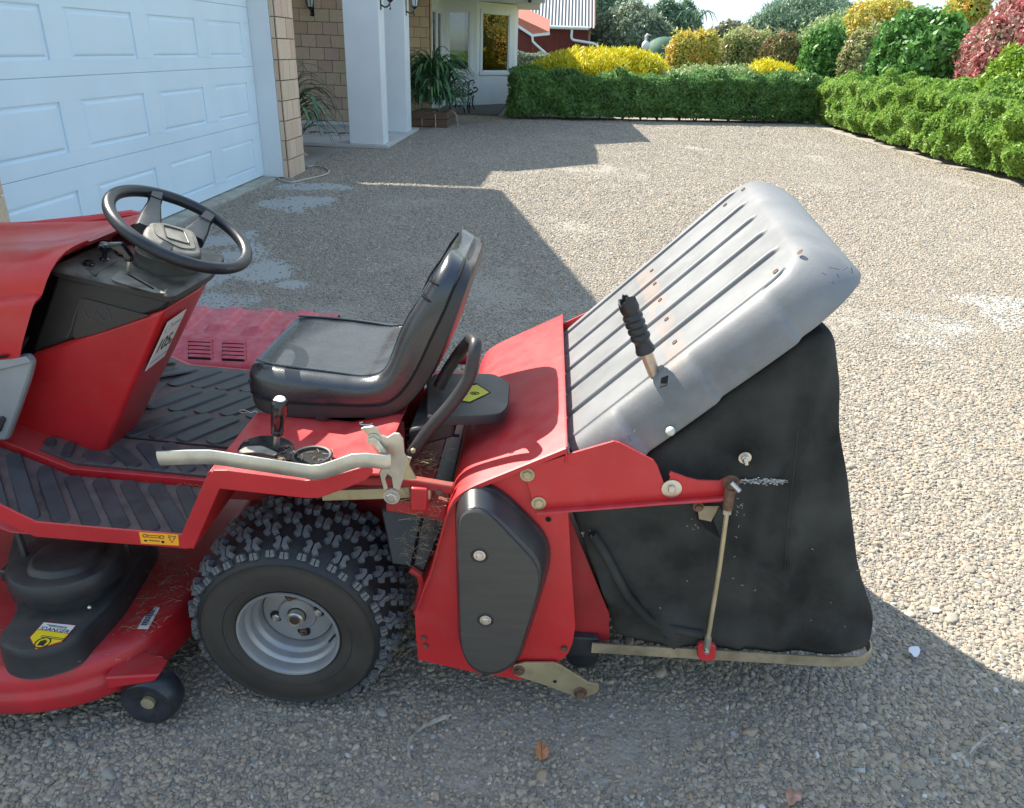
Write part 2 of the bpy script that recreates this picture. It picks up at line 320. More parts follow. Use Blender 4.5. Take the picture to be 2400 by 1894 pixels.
def sc(pl, k, z): return [Vector((cx_+(x-cx_)*k, cy_+(y-cy_)*k, z)) for x, y in pl]
bc.loft([sc(ol,1.012,.208), sc(ol,1.0,.214), sc(ol,.985,.262), sc(ol,.972,.277), sc(ol,.95,.284), sc(ol,.915,.286)], True, True)
build('belt_cover', bc, BLK, deck, smooth=38)
pc = MB(); c0 = (-1.150, 1.492, 0)
pc.lathe([(.112,.282),(.112,.322),(.134,.324),(.137,.330),(.135,.362),(.129,.372),(.118,.376),(.0005,.378)], c0, (0,0,1), 48)
pcap = build('pulley_cap', pc, BLK, deck, smooth=35)
dsh = fil([(-1.222,1.46),(-1.19,1.40),(-1.12,1.392),(-1.062,1.43),(-1.058,1.50),(-1.10,1.56),(-1.20,1.55)], .05, 6)
pd = MB(); ccx, ccy = -1.14, 1.475
def sc2(k, z): return [Vector((ccx+(x-ccx)*k, ccy+(y-ccy)*k, z)) for x, y in dsh]
pd.loft([sc2(1.06,.3765), sc2(1.0,.380), sc2(.93,.387), sc2(.86,.389)], True, True)
build('raised_cap_top', pd, BLK, pcap, smooth=40)
build('cap_tab', MB().box(-1.298,-1.27,1.44,1.50,.318,.352), BLK, pcap, bevel=.006)
for q in [(552,982),(180,925)]:
    p = U('z6', *q, 1, 1.385 if q[0] > 300 else 1.41); build('cap_bolt', MB().ball(p, .0055, 10), STEEL, pcap)
# warning sticker on the belt cover: white top band, yellow pentagon, black hand in a ring
def flatpoly(name, pts, z, mat, par, t=.0008): return build(name, MB().pxy(pts, z, z+t), mat, par, smooth=0)
Zs = .2862
stk = flatpoly('danger_sticker', XY('z6', Zs, [(268,1073),(472,1094),(382,1197),(220,1245),(183,1170)]), Zs, RST, deck)
flatpoly('sticker_band', XY('z6', Zs, [(272,1078),(464,1097),(425,1145),(236,1118)]), Zs+.0009, WST, stk)
flatpoly('sticker_field', XY('z6', Zs, [(232,1122),(422,1148),(380,1192),(222,1240),(188,1170)]), Zs+.0009, YEL, stk)
pc_ = U('z6', 262, 1200, 2, Zs+.002); rg = MB().tube([pc_+Vector((.016*math.cos(q), .016*math.sin(q), 0)) for q in np.linspace(0, 6.283, 28, endpoint=False)], .0014, 6, closed=True)
for k, (dx, l) in enumerate(((-.006,.006),(-.002,.009),(.002,.009),(.006,.006))): rg.box(pc_.x+dx-.0014, pc_.x+dx+.0014, pc_.y-.004, pc_.y+l, Zs+.0017, Zs+.0026)
rg.box(pc_.x-.0072, pc_.x+.0072, pc_.y-.009, pc_.y-.003, Zs+.0017, Zs+.0026)
build('hand_symbol', rg, KST, stk, smooth=0)
a_ = U('z6', 258, 1118, 2, Zs); b_ = U('z6', 405, 1138, 2, Zs)
textmesh('sticker_lettering', '!DANGER!', .017, KST, stk, frame(tuple((a_+b_)/2+Vector((.004,.001,.0018))), b_-a_, Vector((0,1,0))), .0002, .0002, 1.0)
tl = MB()
for k, (u, v, l) in enumerate([(290,1092,.052),(300,1100,.046),(258,1160,.058),(250,1168,.062)]):
    p = U('z6', u, v, 2, Zs); d_ = (b_-a_).normalized(); tl.obox(p+d_*l*.5+Vector((0,0,.0019)), d_*l*.5, Vector((-d_.y, d_.x, 0))*.0008, (0,0,.0002))
build('fine_print', tl, KST, stk, smooth=0)
# barcode label
bq = [U('z6', u, v, 2, .2175) for u, v in [(925,980),(985,985),(912,1116),(846,1114)]]
bl = build('barcode_label', MB().slab(bq, (0,0,.001)), WST, deck, smooth=0)
bars = MB()
for k in range(22):
    t0 = .12+.76*k/22; t1 = t0+.76/22*(.3+.45*((k*7) % 3)/2)
    e = [(bq[0].lerp(bq[3], t0)).lerp(bq[1].lerp(bq[2], t0), f) for f in (.12, .72)]; g = [(bq[0].lerp(bq[3], t1)).lerp(bq[1].lerp(bq[2], t1), f) for f in (.72, .12)]
    bars.slab([p+Vector((0,0,.0012)) for p in e+g], (0,0,.0004))
build('bars', bars, KST, bl, smooth=0)
# anti-scalp wheel on its bracket
cw = Vector((-.905, 1.335, .083))
ct = build('gauge_wheel', MB().lathe([(.016,-.020),(.030,-.024),(.050,-.034),(.060,-.033),(.069,-.022),(.073,0),(.069,.022),(.060,.033),(.03,.03),(.005,.03)], cw, (0,1,0), 40), pmat('gauge_rubber', (.022,.025,.032), .35, var=.3, vs_=20, wear=.3, wcol=(.10,.09,.08)), deck)
build('gauge_axle', MB().lathe([(.012,-.030),(.014,-.026),(.014,-.012),(.0005,-.011)], cw, (0,1,0), 14), RUST, deck)
build('axle_boss', MB().lathe([(.0165,-.018),(.0165,-.030),(.010,-.0315),(.0005,-.031)], cw, (0,1,0), 16), BRASSY, deck)
build('gauge_bracket', MB().loft([[Vector(p) for p in r] for r in ([(-.985,1.290,.140),(-.880,1.312,.150),(-.880,1.372,.150),(-.985,1.40,.140)], [(-.985,1.290,.176),(-.866,1.318,.168),(-.866,1.368,.168),(-.985,1.40,.176)])], True, True), REDD, deck, bevel=.004)
build('bracket_leg', MB().box(-.925,-.885,1.372,1.378,.06,.17), REDD, deck, bevel=.003)
# scattered dry clippings lying on deck and around the frame
def straws(name, n, fn, mat, par, L=(.01,.05), r=.0006):
    b = MB()
    for i in range(n):
        p = Vector(fn()); a = R_.uniform(0, 6.28); l = R_.uniform(*L); d = Vector((math.cos(a), math.sin(a), R_.uniform(-.15,.35)))
        mid = p+d*l*.5+Vector((R_.uniform(-1,1), R_.uniform(-1,1), R_.uniform(0,1)))*l*.12
        b.tube([p, mid, p+d*l], r, 3)
    return build(name, b, mat, par, smooth=0, kind='stuff')
STRAW = pmat('dry_grass', (.32, .25, .14), .8, var=.35, vs_=40)
STRAWG = pmat('old_clippings', (.13, .12, .06), .9, var=.4, vs_=40)
straws('dry_clippings', 45, lambda: (R_.uniform(-.99,-.90), R_.uniform(1.38,1.66), .2185+R_.random()*.006), STRAW, deck, (.008,.035))
straws('dry_clippings', 170, lambda: (-.98+R_.gauss(0,.05), 1.62+R_.gauss(0,.10), .222+abs(R_.gauss(0,.016))), STRAWG, deck, (.01,.04))
straws('dry_clippings', 60, lambda: (R_.uniform(-1.3,-.9), R_.uniform(1.26,1.6), .2185), STRAW, deck, (.006,.02))
P('lift_link', MB().tube([(-1.27,1.50,.50),(-1.22,1.45,.24)], .008, 8), BLK)

# ---- footplate, mats
prof = [(-1.75,.74),(-1.50,.655),(-1.185,.515),(-.775,.497)]
def strip(pr, y0, y1, t, up=0): return MB().loft([[(x, y0, z+up), (x, y1, z+up), (x, y1, z+up-t), (x, y0, z+up-t)] for x, z in pr], True, True)
fpl = P('footplate', strip(prof, 1.382, 1.632, .004).loft([[(x, 1.632, z+.022), (x, 2.348, z+.022), (x, 2.348, z+.016), (x, 1.632, z-.004)] for x, z in prof]), RED, bevel=.002)
# outer flange: red band along the edge, up the fender leg and along the fender
top = XZ('z6', 1.38, [(-260,255),(0,338),(120,398),(228,448),(600,482),(1122,526)])+[]
legt = XZ('b6', 1.38, [(520,1062),(600,985),(720,985),(1080,1030),(1440,1078),(1560,1072),(1800,1005),(2000,945),(2055,955),(2068,1000)])
legb = XZ('b6', 1.38, [(2040,1040),(1990,1085),(1800,1160),(1650,1215),(1560,1245),(1440,1243),(1000,1195),(655,1158)])
bot = XZ('z6', 1.38, [(1197,616),(1010,604),(600,575),(222,543),(130,503),(0,442),(-260,350)])
band = top+legt+legb+bot
P('running_board_flange', MB().pxz(band, 1.376, 1.381), RED, bevel=.0025, smooth=0)
fl = fpl
# orange lift sticker on the flange
oq = [U('z6', u, v, 1, 1.3757) for u, v in [(857,518),(1098,534),(1103,601),(870,588)]]
osk = P('height_sticker', MB().slab(oq, (0,-.0006,0)), ORG, smooth=0)
sy = MB()
def seg2(zn, pts, y, r, closed=False): return [U(zn, u, v, 1, y) for u, v in pts]
for cxy in ((893,541),(996,549)):
    sy.tube([U('z6', cxy[0]+13*math.cos(q), cxy[1]+9*math.sin(q), 1, 1.3747) for q in np.linspace(0,6.28,18,endpoint=False)], .0006, 4, closed=True)
sy.tube(seg2('z6', [(905,537),(985,543)], 1.3747, 0), .0005, 4); sy.tube(seg2('z6', [(905,548),(985,555)], 1.3747, 0), .0005, 4)
sy.tube(seg2('z6', [(1036,541),(1082,546),(1080,556),(1070,556),(1072,564),(1060,583),(1044,562),(1052,553),(1038,551)], 1.3747, 0), .0006, 4, closed=True)
sy.tube(seg2('z6', [(890,570),(905,571)], 1.3747, 0), .0016, 4); sy.tube(seg2('z6', [(996,578),(1012,579)], 1.3747, 0), .0016, 4); sy.tube(seg2('z6', [(1004,572),(1004,585)], 1.3747, 0), .0016, 4)
sy.tube(seg2('z6', [(918,567),(945,572),(985,574)], 1.3747, 0), .0007, 4)
build('sticker_symbols', sy, KST, osk, smooth=0)
# mats: base sheet plus raised lozenge bars, each a piece
def zprof(x, dz):
    for (a, za), (b, zb) in zip(prof, prof[1:]):
        if a <= x <= b: return za+(zb-za)*(x-a)/(b-a)+dz
    return prof[-1][1]+dz
def mat(name, outline, dz, bars, lab=None):
    xs = sorted(set([p[0] for p in outline])); b = MB()
    def yat(x):      # near and far edge of the outline at x
        ys = []
        for (xa_, ya_), (xb_, yb_) in zip(outline, outline[1:]+outline[:1]):
            if min(xa_, xb_) <= x <= max(xa_, xb_) and abs(xa_-xb_) > 1e-6: ys.append(ya_+(yb_-ya_)*(x-xa_)/(xb_-xa_))
        return (min(ys), max(ys)) if len(ys) > 1 else None
    X_ = sorted(set([x+d for x in xs for d in (-.0005,.0005)]+[-1.1851,-1.1849])); rings = []
    for x in X_:
        if not (xs[0] < x < xs[-1]): continue
        e = yat(x)
        if e and e[1]-e[0] > .004: rings.append([(x, e[0], zprof(x, dz)), (x, e[1], zprof(x, dz)), (x, e[1], zprof(x, dz+.006)), (x, e[0], zprof(x, dz+.006))])
    b.loft(rings, True, True)
    m_ = P(name, b, MAT, bevel=.0015, smooth=30)
    for (x0, y0, x1, y1, wd) in bars:
        a = Vector((x0, y0, zprof(x0, dz+.006))); c = Vector((x1, y1, zprof(x1, dz+.006))); d = (c-a).normalized(); s_ = d.cross(Vector((0,0,1))).normalized(); up = s_.cross(d)
        L_ = (c-a).length; out = fil([(-wd, -wd, 0), (L_+wd, -wd, 0), (L_+wd, wd, 0), (-wd, wd, 0)], wd*.95, 4)
        r0 = [a+d*p[0]+s_*p[1] for p in out]; r1 = [a+d*(p[0]*.98)+s_*p[1]*.86+up*.005 for p in out]
        build('mat_bar', MB().loft([r0, r1], True, True), MATB, m_, smooth=30)
    return m_
near_o = [(x, y) for x, y in [(-1.46,1.415),(-1.185,1.412),(-.80,1.405),(-.775,1.445),(-.782,1.56),(-.80,1.622),(-1.185,1.624),(-1.46,1.626)]]
mat('rubber_mat', near_o, .001, [(max(-1.50, -1.59+.071*i), 1.600 if -1.59+.071*i > -1.5 else 1.51, min(-.810, -1.452+.071*i), 1.434 if -1.452+.071*i < -.80 else 1.434+(.0+(-1.452+.071*i)+.81), .0195) for i in range(11)])
up_o = [(-1.30,1.652),(-1.185,1.650),(-.815,1.645),(-.83,1.785),(-1.17,1.80),(-1.19,1.735),(-1.27,1.715)]
mat('rubber_mat', up_o, .023, [(-1.175+.071*i-.5*min(.10,.035*i+.02)+.02, 1.672+min(.10,.035*i+.02), -1.155+.071*i+.5*0+.045, 1.668, .0195) for i in range(4)]+[(-.905,1.765,-.845,1.700,.0195)]+[(-1.265,1.69,-1.262,1.684,.014),(-1.225,1.70,-1.216,1.672,.015)])
far_o = [(-1.16,1.808),(-.835,1.800),(-.80,2.02),(-.80,2.325),(-1.185,2.325),(-1.36,2.325),(-1.36,2.10),(-1.185,2.05)]
fb = [(-1.10+.0*i, 1.845+.047*i, -.98+.0*i, 1.868+.047*i, .014) for i in range(0)]
for i in range(3): fb.append((-1.125+.078*i, 1.835, -1.055+.078*i, 1.955, .0285))
fb.append((-.885, 1.835, -.838, 1.915, .0285))
for i in range(5): fb.append((-1.150+.078*i, 2.005, -1.080+.078*i, 2.125, .0285))
for i in range(6): fb.append((-1.310+.078*i, 2.175, -1.240+.078*i, 2.290, .0285))
mat('rubber_mat', far_o, .023, fb)
pdl = P('foot_pedal', MB().lathe([(.0005,.006),(.030,.004),(.036,0),(.033,-.010),(.012,-.016),(.0005,-.017)], (-1.215,2.17,.640), (.35,-.2,.9), 20), BLK)
build('pedal_stem', MB().tube([(-1.215,2.17,.63),(-1.235,2.18,.53)], .012, 10), BLK, pdl)
for k in range(3): build('pedal_grip_line', MB().obox((-1.224+.011*k,2.165,.6475-.003*k), (.0022,0,-.0008), (.002,.022,.005), (.0006,0,.0016)), WST, pdl, smooth=0)
straws('dry_clippings', 220, lambda: (R_.uniform(-1.2,-.80), 1.636+R_.gauss(0,.004), .50+R_.random()*.012), STRAW, fpl, (.005,.025))
straws('dry_clippings', 120, lambda: (R_.uniform(-1.1,-.79), 1.396+R_.gauss(0,.003), .502), STRAW, fpl, (.005,.018))

# ---- rear body / fender
fx0 = -.775
ftop = [(-.762,.500),(-.700,.700),(-.694,.706),(-.56,.700),(-.455,.693),(-.34,.722),(-.325,.722)]
body = MB()
for ya, yb in ((1.379, 1.672), (2.098, 2.351)): body.loft([[(x, ya, z), (x, yb, z), (x, yb, z-.006), (x, ya, z-.006)] for x, z in (ftop if ya < 1.5 else [(-.60,.5),(-.60,.69),(-.59,.697)]+ftop[4:])], True, True)
body.loft([[(x, 1.6721, z), (x, 2.0979, z), (x, 2.0979, z-.006), (x, 1.6721, z-.006)] for x, z in [(-.63,.500),(-.63,.69),(-.62,.699),(-.325,.72)]], True, True)
fen = P('rear_fender', body, RED, bevel=.003, smooth=30)
P('wheel_arch_liner', MB().box(-.685,-.33,1.700,1.706,.36,.685), REDX); P('wheel_arch_liner', MB().box(-.685,-.33,2.03,2.036,.36,.685), REDX)
P('chassis_rail', MB().box(-1.9,-.16,1.735,1.765,.40,.47).box(-1.9,-.16,1.965,1.995,.40,.47), REDX, bevel=.004)
# white reflector-like patches lying on the fender seam are paint glints in the photograph and come from the sun
# quadrant plate with gear lever, cup holder
Q = .703
qo = fil(XY('b6', Q, [(800,850),(860,740),(1010,690),(1180,690),(1320,745),(1345,830),(1290,920),(1180,905),(960,860)]), .02, 4)
qd = build('lever_quadrant', MB().pxy(qo, Q-.004, Q+.006), BLKG, fen, bevel=.002)
sl_ = fil(XY('b6', Q+.0065, [(835,800),(900,755),(1050,735),(1200,765),(1270,830),(1230,840),(1050,775),(900,790),(850,815)]), .008, 3)
build('lever_slot', MB().pxy(sl_, Q+.0062, Q+.0068), BLKHOLE, qd, smooth=0)
sk = fil(XY('b6', Q+.007, [(820,835),(900,790),(1040,785),(1190,850),(1160,880),(1020,850),(900,850),(830,860)]), .01, 3)
build('slot_shield', MB().pxy(sk, Q+.0066, Q+.013), DUSTY, qd, bevel=.001)
for u, v in ((1265,775),(1215,890),(895,725)):
    p = U('b6', u, v, 2, Q+.0065); build('quadrant_screw', MB().lathe([(.006,0),(.006,.002),(.0005,.0025)], p, (0,0,1), 10), RUST, qd)
lb = U('b6', 1165, 820, 2, .70); lt = U('b6', 1205, 330, 1, lb.y-.02)
dv = (lt-lb); gl = P('gear_lever', MB().tube([lb, lb+dv*.5], .0075, 12), STEEL)
k0 = lb+dv*.33
build('lever_grip', MB().lathe([(.0005,0),(.0105,.001),(.0135,.004),(.0145,.010),(.0140,.013),(.0150,.0145),(.0140,.016),(.0150,.019),(.0170,.05),(.0180,.066),(.0186,.067),(.0180,.069),(.0182,.085),(.0165,.094),(.0125,.098),(.0005,.0985)], k0, dv, 28), BLKG, gl, smooth=50)
build('lever_cap', MB().lathe([(.0118,.0985),(.0110,.1005),(.0005,.1008)], k0, dv, 20), WST, gl)
cp = U('b6', 1500, 880, 2, Q)
cup = build('cup_holder', MB().lathe([(.046,.001),(.047,.006),(.043,.009),(.0385,.008),(.036,.0),(.034,-.05),(.0005,-.055)], cp, (0,0,1), 36), BLK, fen)
build('cup_holder_bottom', MB().lathe([(.0375,.0022),(.0005,.0022)], cp, (0,0,1), 24), BLKHOLE, fen)
P('seat_spring_mount', MB().lathe([(.022,0),(.022,.022),(.016,.024),(.016,.03)], (-.53,1.675,.70), (0,0,1), 20), SHELL)
straws('dry_clippings', 50, lambda: (R_.uniform(-.6,-.45), R_.uniform(1.42,1.5), Q+.006), STRAW, fen, (.005,.018))
# bent flat lifting bar
bp = [U('b6', u, v, 1, 1.372) for u, v in [(85,882),(350,872),(560,870),(640,880),(1000,935),(1340,988),(1500,1010),(1600,1003),(1750,955),(1890,905),(2000,900),(2160,918)]]
bp += [U('z5', 1400, 1280, 1, 1.378)]
lbm = MB().tube(bp, .006, 10, ry=.0175, up=(0,0,1))
lbar = P('lift_bar', lbm, ZINC, smooth=60)
# tan latch plate with slot and links
lpz = [(1243,1103),(1262,1095),(1308,1090),(1335,1105),(1350,1138),(1385,1150),(1420,1128),(1448,1130),(1470,1160),(1476,1235),(1500,1275),(1450,1432),(1418,1432),(1408,1362),(1385,1345),(1372,1372),(1392,1435),(1366,1432),(1340,1330),(1352,1290),(1330,1200),(1296,1178),(1282,1140)]
P('latch_plate', MB().pxz(XZ('z5', 1.405, lpz), 1.403, 1.409), ZINC, bevel=.0012, smooth=0)
tri = [(1470,1250),(1512,1262),(1500,1300),(1540,1372),(1440,1378)]
P('latch_gusset', MB().pxz(XZ('z5', 1.425, tri), 1.424, 1.430), BRASSY, smooth=0)
def bolt(zn, u, v, y, r=.009, par=None, mat=STEEL, head=6, wash=True, name='bolt', sgn=-1, d=.007):
    p = U(zn, u, v, 1, y); b = MB()
    if wash: b.lathe([(r*1.55,0),(r*1.55,sgn*.0016),(r*.5,sgn*.0017)], p, (0,1,0), 20)
    b.lathe([(r,0),(r,sgn*d),(r*.8,sgn*(d+.0012)),(.0004,sgn*(d+.0013))], p, (0,1,0), head); return build(name, b, mat, par or mower, smooth=25)
P('latch_link', MB().tube([U('z5',1312,1175,1,1.398), U('z5',1360,1240,1,1.396)], .004, 8, ry=.011), ZINC)
bolt('z5', 1312, 1165, 1.402, .010, mat=ZINC); bolt('z5', 1357, 1228, 1.396, .007, mat=ZINC)
bolt('z7', 1475, 182, 1.400, .012, mat=STEEL)
bolt('z5', 1524, 1218, 1.545, .006, mat=BRASSY, wash=False)
# red frame under the fender, tan bar, bracket
P('frame_rail', MB().tube([U('z7', 1150, 60, 1, 1.47), U('z7', 1640, 85, 1, 1.47), U('z7', 1890, 128, 1, 1.46)], .011, 4, ry=.011), REDX, bevel=.004)
P('draw_bar', MB().tube([U('z7', 1010, 170, 1, 1.49), U('z7', 1600, 150, 1, 1.49)], .006, 4, ry=.014, up=(0,0,1)), BRASSY, bevel=.002)
P('rail_bracket', MB().pxz(XZ('z7', 1.455, [(1605,112),(1718,120),(1716,268),(1600,262)]), 1.445, 1.49), RED, bevel=.004)
P('rail_bracket', MB().pxz(XZ('z7', 1.50, [(1440,200),(1600,205),(1850,232),(1830,345),(1700,300),(1440,268)]), 1.49, 1.56), REDX, bevel=.004)
P('bar_end', MB().pxz(XZ('z7', 1.46, [(1716,128),(1738,130),(1738,190),(1716,190)]), 1.45, 1.50), BRASSY, bevel=.003)
bolt('z7', 1797, 148, 1.455, .007, mat=RUST)
# dark sloping guard between wheel and sweeper
P('rear_chain_guard', MB().slab([U('z7',1400,270,1,1.56), U('z7',1690,275,1,1.56), U('z7',1610,655,1,1.50), U('z7',1470,640,1,1.50)], (0,.42,.02)), BLK, bevel=.006)
P('rear_lower_guard', MB().slab([U('z7',1692,290,1,1.53), U('z7',1830,340,1,1.53), U('z7',1690,690,1,1.47), U('z7',1618,655,1,1.47)], (0,.5,.02)), SHELL, bevel=.004)
P('rear_frame_edge', MB().tube([U('z7',1600,665,1,1.455), U('z7',1660,700,1,1.455), U('z7',1680,770,1,1.455), U('z7',1640,960,1,1.455)], .010, 8), REDX)
straws('dry_clippings', 260, lambda: (R_.uniform(-.30,-.20), R_.uniform(1.45,1.52), R_.uniform(.42,.64)), STRAW, mower, (.006,.03))
straws('dry_clippings', 240, lambda: (-.27+R_.gauss(0,.025), R_.uniform(1.55,1.75), .63+R_.gauss(0,.02)), STRAW, mower, (.006,.03))
P('rear_cross_panel', MB().box(-.33,-.235,1.50,2.25,.585,.60).box(-.33,-.322,1.66,2.10,.40,.60), REDX, bevel=.003)
P('hose_link', MB().tube([(-.30,1.62,.70),(-.18,1.62,.695)], .004, 8), BLKHOLE)

# ---- seat : lofted pan, cushion, piping
NS = [ # front/upper point, lower/rear point of the near side in the side plane (z5 pixels at y=1.66)
 ((606,862),(612,905)), ((606,800),(640,965)), ((640,772),(662,1050)), ((760,790),(800,1062)), ((920,806),(950,1064)), ((1080,826),(1120,1062)), ((1230,850),(1260,1060)), ((1318,838),(1400,1064)),
 ((1362,800),(1500,1010)), ((1386,730),(1590,915)), ((1420,630),(1660,800)), ((1470,520),(1710,690)), ((1560,395),(1775,520)), ((1605,310),(1815,400)), ((1680,200),(1850,290)), ((1735,110),(1866,205)), ((1775,90),(1850,140))]
YS = [1.70,1.672]+[1.665]*10+[1.68,1.695,1.745,1.82,1.96]
A = [Vector((U('z5', *a, 1, y).x, 0, U('z5', *a, 1, y).z)) for (a, b), y in zip(NS, YS)]; B_ = [Vector((U('z5', *b, 1, y).x, 0, U('z5', *b, 1, y).z)) for (a, b), y in zip(NS, YS)]
SY = 1.895; 
hw = [.145,.185,.214,.234,.238,.238,.236,.232,.230,.228,.226,.224,.218,.210,.184,.140,.070]
def seat_loft(f0, f1, ins, dish, rnd_, low_):   # between fractions f0..f1 of the thickness, half width inset, dished upper face
    rings = []
    for i, (a, b) in enumerate(zip(A, B_)):
        w_ = hw[i]-ins; up = (a-b); T = up.length; up.normalize(); p0 = a.lerp(b, f0); p1 = a.lerp(b, f1); th = (p1-p0).length
        r = []
        N_ = 11; endf = min(1, i/2.0) if i < 3 else 1; endf = min(endf, (len(A)-1-i)/2.0+.25)
        TT = [-1,-.992,-.97,-.94,-.90,-.86,-.81,-.75,-.66,-.4,0,.4,.66,.75,.81,.86,.90,.94,.97,.992,1]
        for t in TT:      # upper face from near to far
            e = abs(t); drop = th*(rnd_*(1-math.sqrt(max(0, 1-(max(0, (e-.72)/.28))**2))))
            d_ = dish*endf*(max(0, min(1, (.86-e)/.10))-.5*max(0, 1-e/.7)**.7)
            r.append(Vector((0, SY+t*w_, 0))+p0-up*(drop+d_))
        for f in (.6, .85): r.append(Vector((0, SY+w_*1.004, 0))+p0.lerp(p1, f))
        for t in (1,.97,.8,.4,0,-.4,-.8,-.97,-1):      # lower face back
            e = abs(t); rise = th*low_*max(0, (e-.8)/.2)**2; r.append(Vector((0, SY+t*w_*(1 if low_ < .1 else .985), 0))+p1+up*rise)
        for f in (.85, .6): r.append(Vector((0, SY-w_*1.004, 0))+p0.lerp(p1, f))
        rings.append(r)
    b = MB().loft(rings, True, True); return b
cush = seat_loft(0, .62, 0, .010, .50, 0); 
seat = P('seat_cushion', cush, VINYL, smooth=80, sub=1)
sh = seat_loft(.585, 1.0, .0, 0, 0, .45)
P('seat_shell', sh, SHELL, smooth=60, sub=1)
pip = [a.lerp(b, .61)+Vector((0, SY-hw[i]-.0005, 0)) for i, (a, b) in enumerate(zip(A, B_))]
build('seat_piping', MB().tube(fil(pip, .05, 3, closed=False), .0028, 6), BLKHOLE, seat)
pp2 = []
for sg in (-1, 1):
    ln = [a-(a-b).normalized()*.0052+Vector((0, SY+sg*hw[i]*.80, 0)) for i, (a, b) in enumerate(zip(A, B_))][2:15]
    build('seat_welt', MB().tube(fil(ln, .05, 3, closed=False), .0030, 6), VINYL, seat)
# two stitched tucks across the side bolster of the backrest
for i, f in ((12, .0), (13, .35)):
    a, b = A[i], B_[i]; c_ = a.lerp(b, f*.5)
    build('bolster_tuck', MB().tube([a+Vector((.0,SY-hw[i]*.80,0))-(a-b).normalized()*.002, a.lerp(b,.04)+Vector((0,SY-hw[i]*.95,0)), a.lerp(b,.20)+Vector((0,SY-hw[i]+.001,0)), a.lerp(b,.27)+Vector((0,SY-hw[i]+.002,0))], .0026, 6, rs=[.3,1,1,.3]), BLKHOLE, seat)
P('seat_base', MB().loft([[Vector((x,y,z)) for x, y in fil([(-.69,1.70),(-.40,1.70),(-.40,2.09),(-.69,2.09)], .03, 3)] for z in (.672,.70)], True, True), BLKHOLE)
P('seat_pivot', MB().box(-.71,-.60,1.72,2.07,.700,.745), SHELL, bevel=.01)
P('seat_rail', MB().box(-.66,-.36,1.70,1.715,.685,.712).box(-.66,-.36,2.06,2.075,.685,.712), BLK)
cl = MB(); p = U('z5', 655, 1012, 1, 1.655)
cl.tube([p+Vector((-.018+.006*math.cos(q)*1.6, -.002, .004*math.sin(q))) for q in np.linspace(0,6.28,14)], .0009, 5); cl.tube([p+Vector((-.008,-.002,.002)), p+Vector((.002,-.004,-.002)), p+Vector((.012,-.002,.003)), p+Vector((.018,-.002,0))], .0009, 5)
P('split_pin', cl, STEEL)
P('seat_spring', MB().tube([U('b6', 2000+60*math.cos(q), 560+14*math.sin(q), 1, 1.63) for q in np.linspace(0,4.2,14)], .002, 6), STEEL)

# ---- black hoop handle and square cover flap behind the seat
hp = [U('z5', 1512, 1245, 1, 1.56), U('z5', 1600, 1115, 1, 1.56), U('z5', 1740, 960, 1, 1.56), U('z5', 1825, 835, 1, 1.56), U('z5', 1850, 700, 1, 1.56), U('z5', 1858, 650, 1, 1.575), U('z5', 1838, 622, 1, 1.62), U('z5',1775,690,1,1.72), U('z5',1700,800,1,1.73), U('z5',1660,880,1,1.73)]
P('hoop_handle', MB().tube(fil(hp, .05, 4, closed=False), .0150, 14), pmat('hoop_tube', (.035,.032,.034), .42, var=.2, vs_=12, wear=.2, wcol=(.10,.08,.075)), smooth=60)
P('hoop_foot', MB().pxz(XZ('z5', 1.565, [(1585,1100),(1625,1135),(1540,1240),(1505,1240),(1500,1225)]), 1.555, 1.575), BLK, bevel=.004)
fz = .757
fo = fil(XY('b3', fz, [(0,650),(60,598),(540,598),(668,672),(655,860),(600,925),(420,942),(0,950)]), .02, 3)
fo2 = [(x+(.0), y) for x, y in fo]
flp = P('chute_flap', MB().loft([[Vector((x,y,fz-.022)) for x,y in fo], [Vector((x,y,fz-.004)) for x,y in fo], [Vector((-.16+(x+.16)*.975, 1.68+(y-1.68)*.975, fz+.001)) for x,y in fo]], True, True), BLK, smooth=30)
P('flap_neck', MB().slab([(-.19,1.60,.70),(-.19,1.85,.70),(-.30,1.86,.66),(-.30,1.60,.66)], (0,0,.055)), BLK, bevel=.008)
tq = XY('b3', fz+.002, [(330,705),(405,690),(500,752),(345,825),(240,808)])
build('flap_recess', MB().pxy(XY('b3', fz+.0015, [(300,690),(400,676),(515,752),(350,835),(215,815)]), fz+.0012, fz+.0017), BLKHOLE, flp, smooth=0)
tsk = build('warning_sticker', MB().pxy(tq, fz+.0018, fz+.0026), pmat('faded_yellow', (.62,.55,.05), .6, var=.15), flp, smooth=0)
pq = U('b3', 385, 758, 2, fz+.003); build('warning_symbol', MB().tube([pq+Vector((.011*math.cos(q), .007*math.sin(q), .0004)) for q in np.linspace(0,6.28,20,endpoint=False)], .001, 5, closed=True).box(pq.x-.006,pq.x+.004,pq.y-.002,pq.y+.002,fz+.0027,fz+.0034).box(pq.x-.025,pq.x-.018,pq.y-.013,pq.y-.009,fz+.0027,fz+.0034), KST, tsk, smooth=0)
P('chute_hinge_tube', MB().tube([(-.245,2.02,.735),(-.165,2.02,.735)], .016, 12), REDP)

# ---- dash tower
def yz(p, y): return Vector((p[0], y, p[1]))
yn, yf = 1.682, 2.045
Tn = [(-1.245,.835),(-.887,.965)]          # red/black seam near side (front end, rear end)
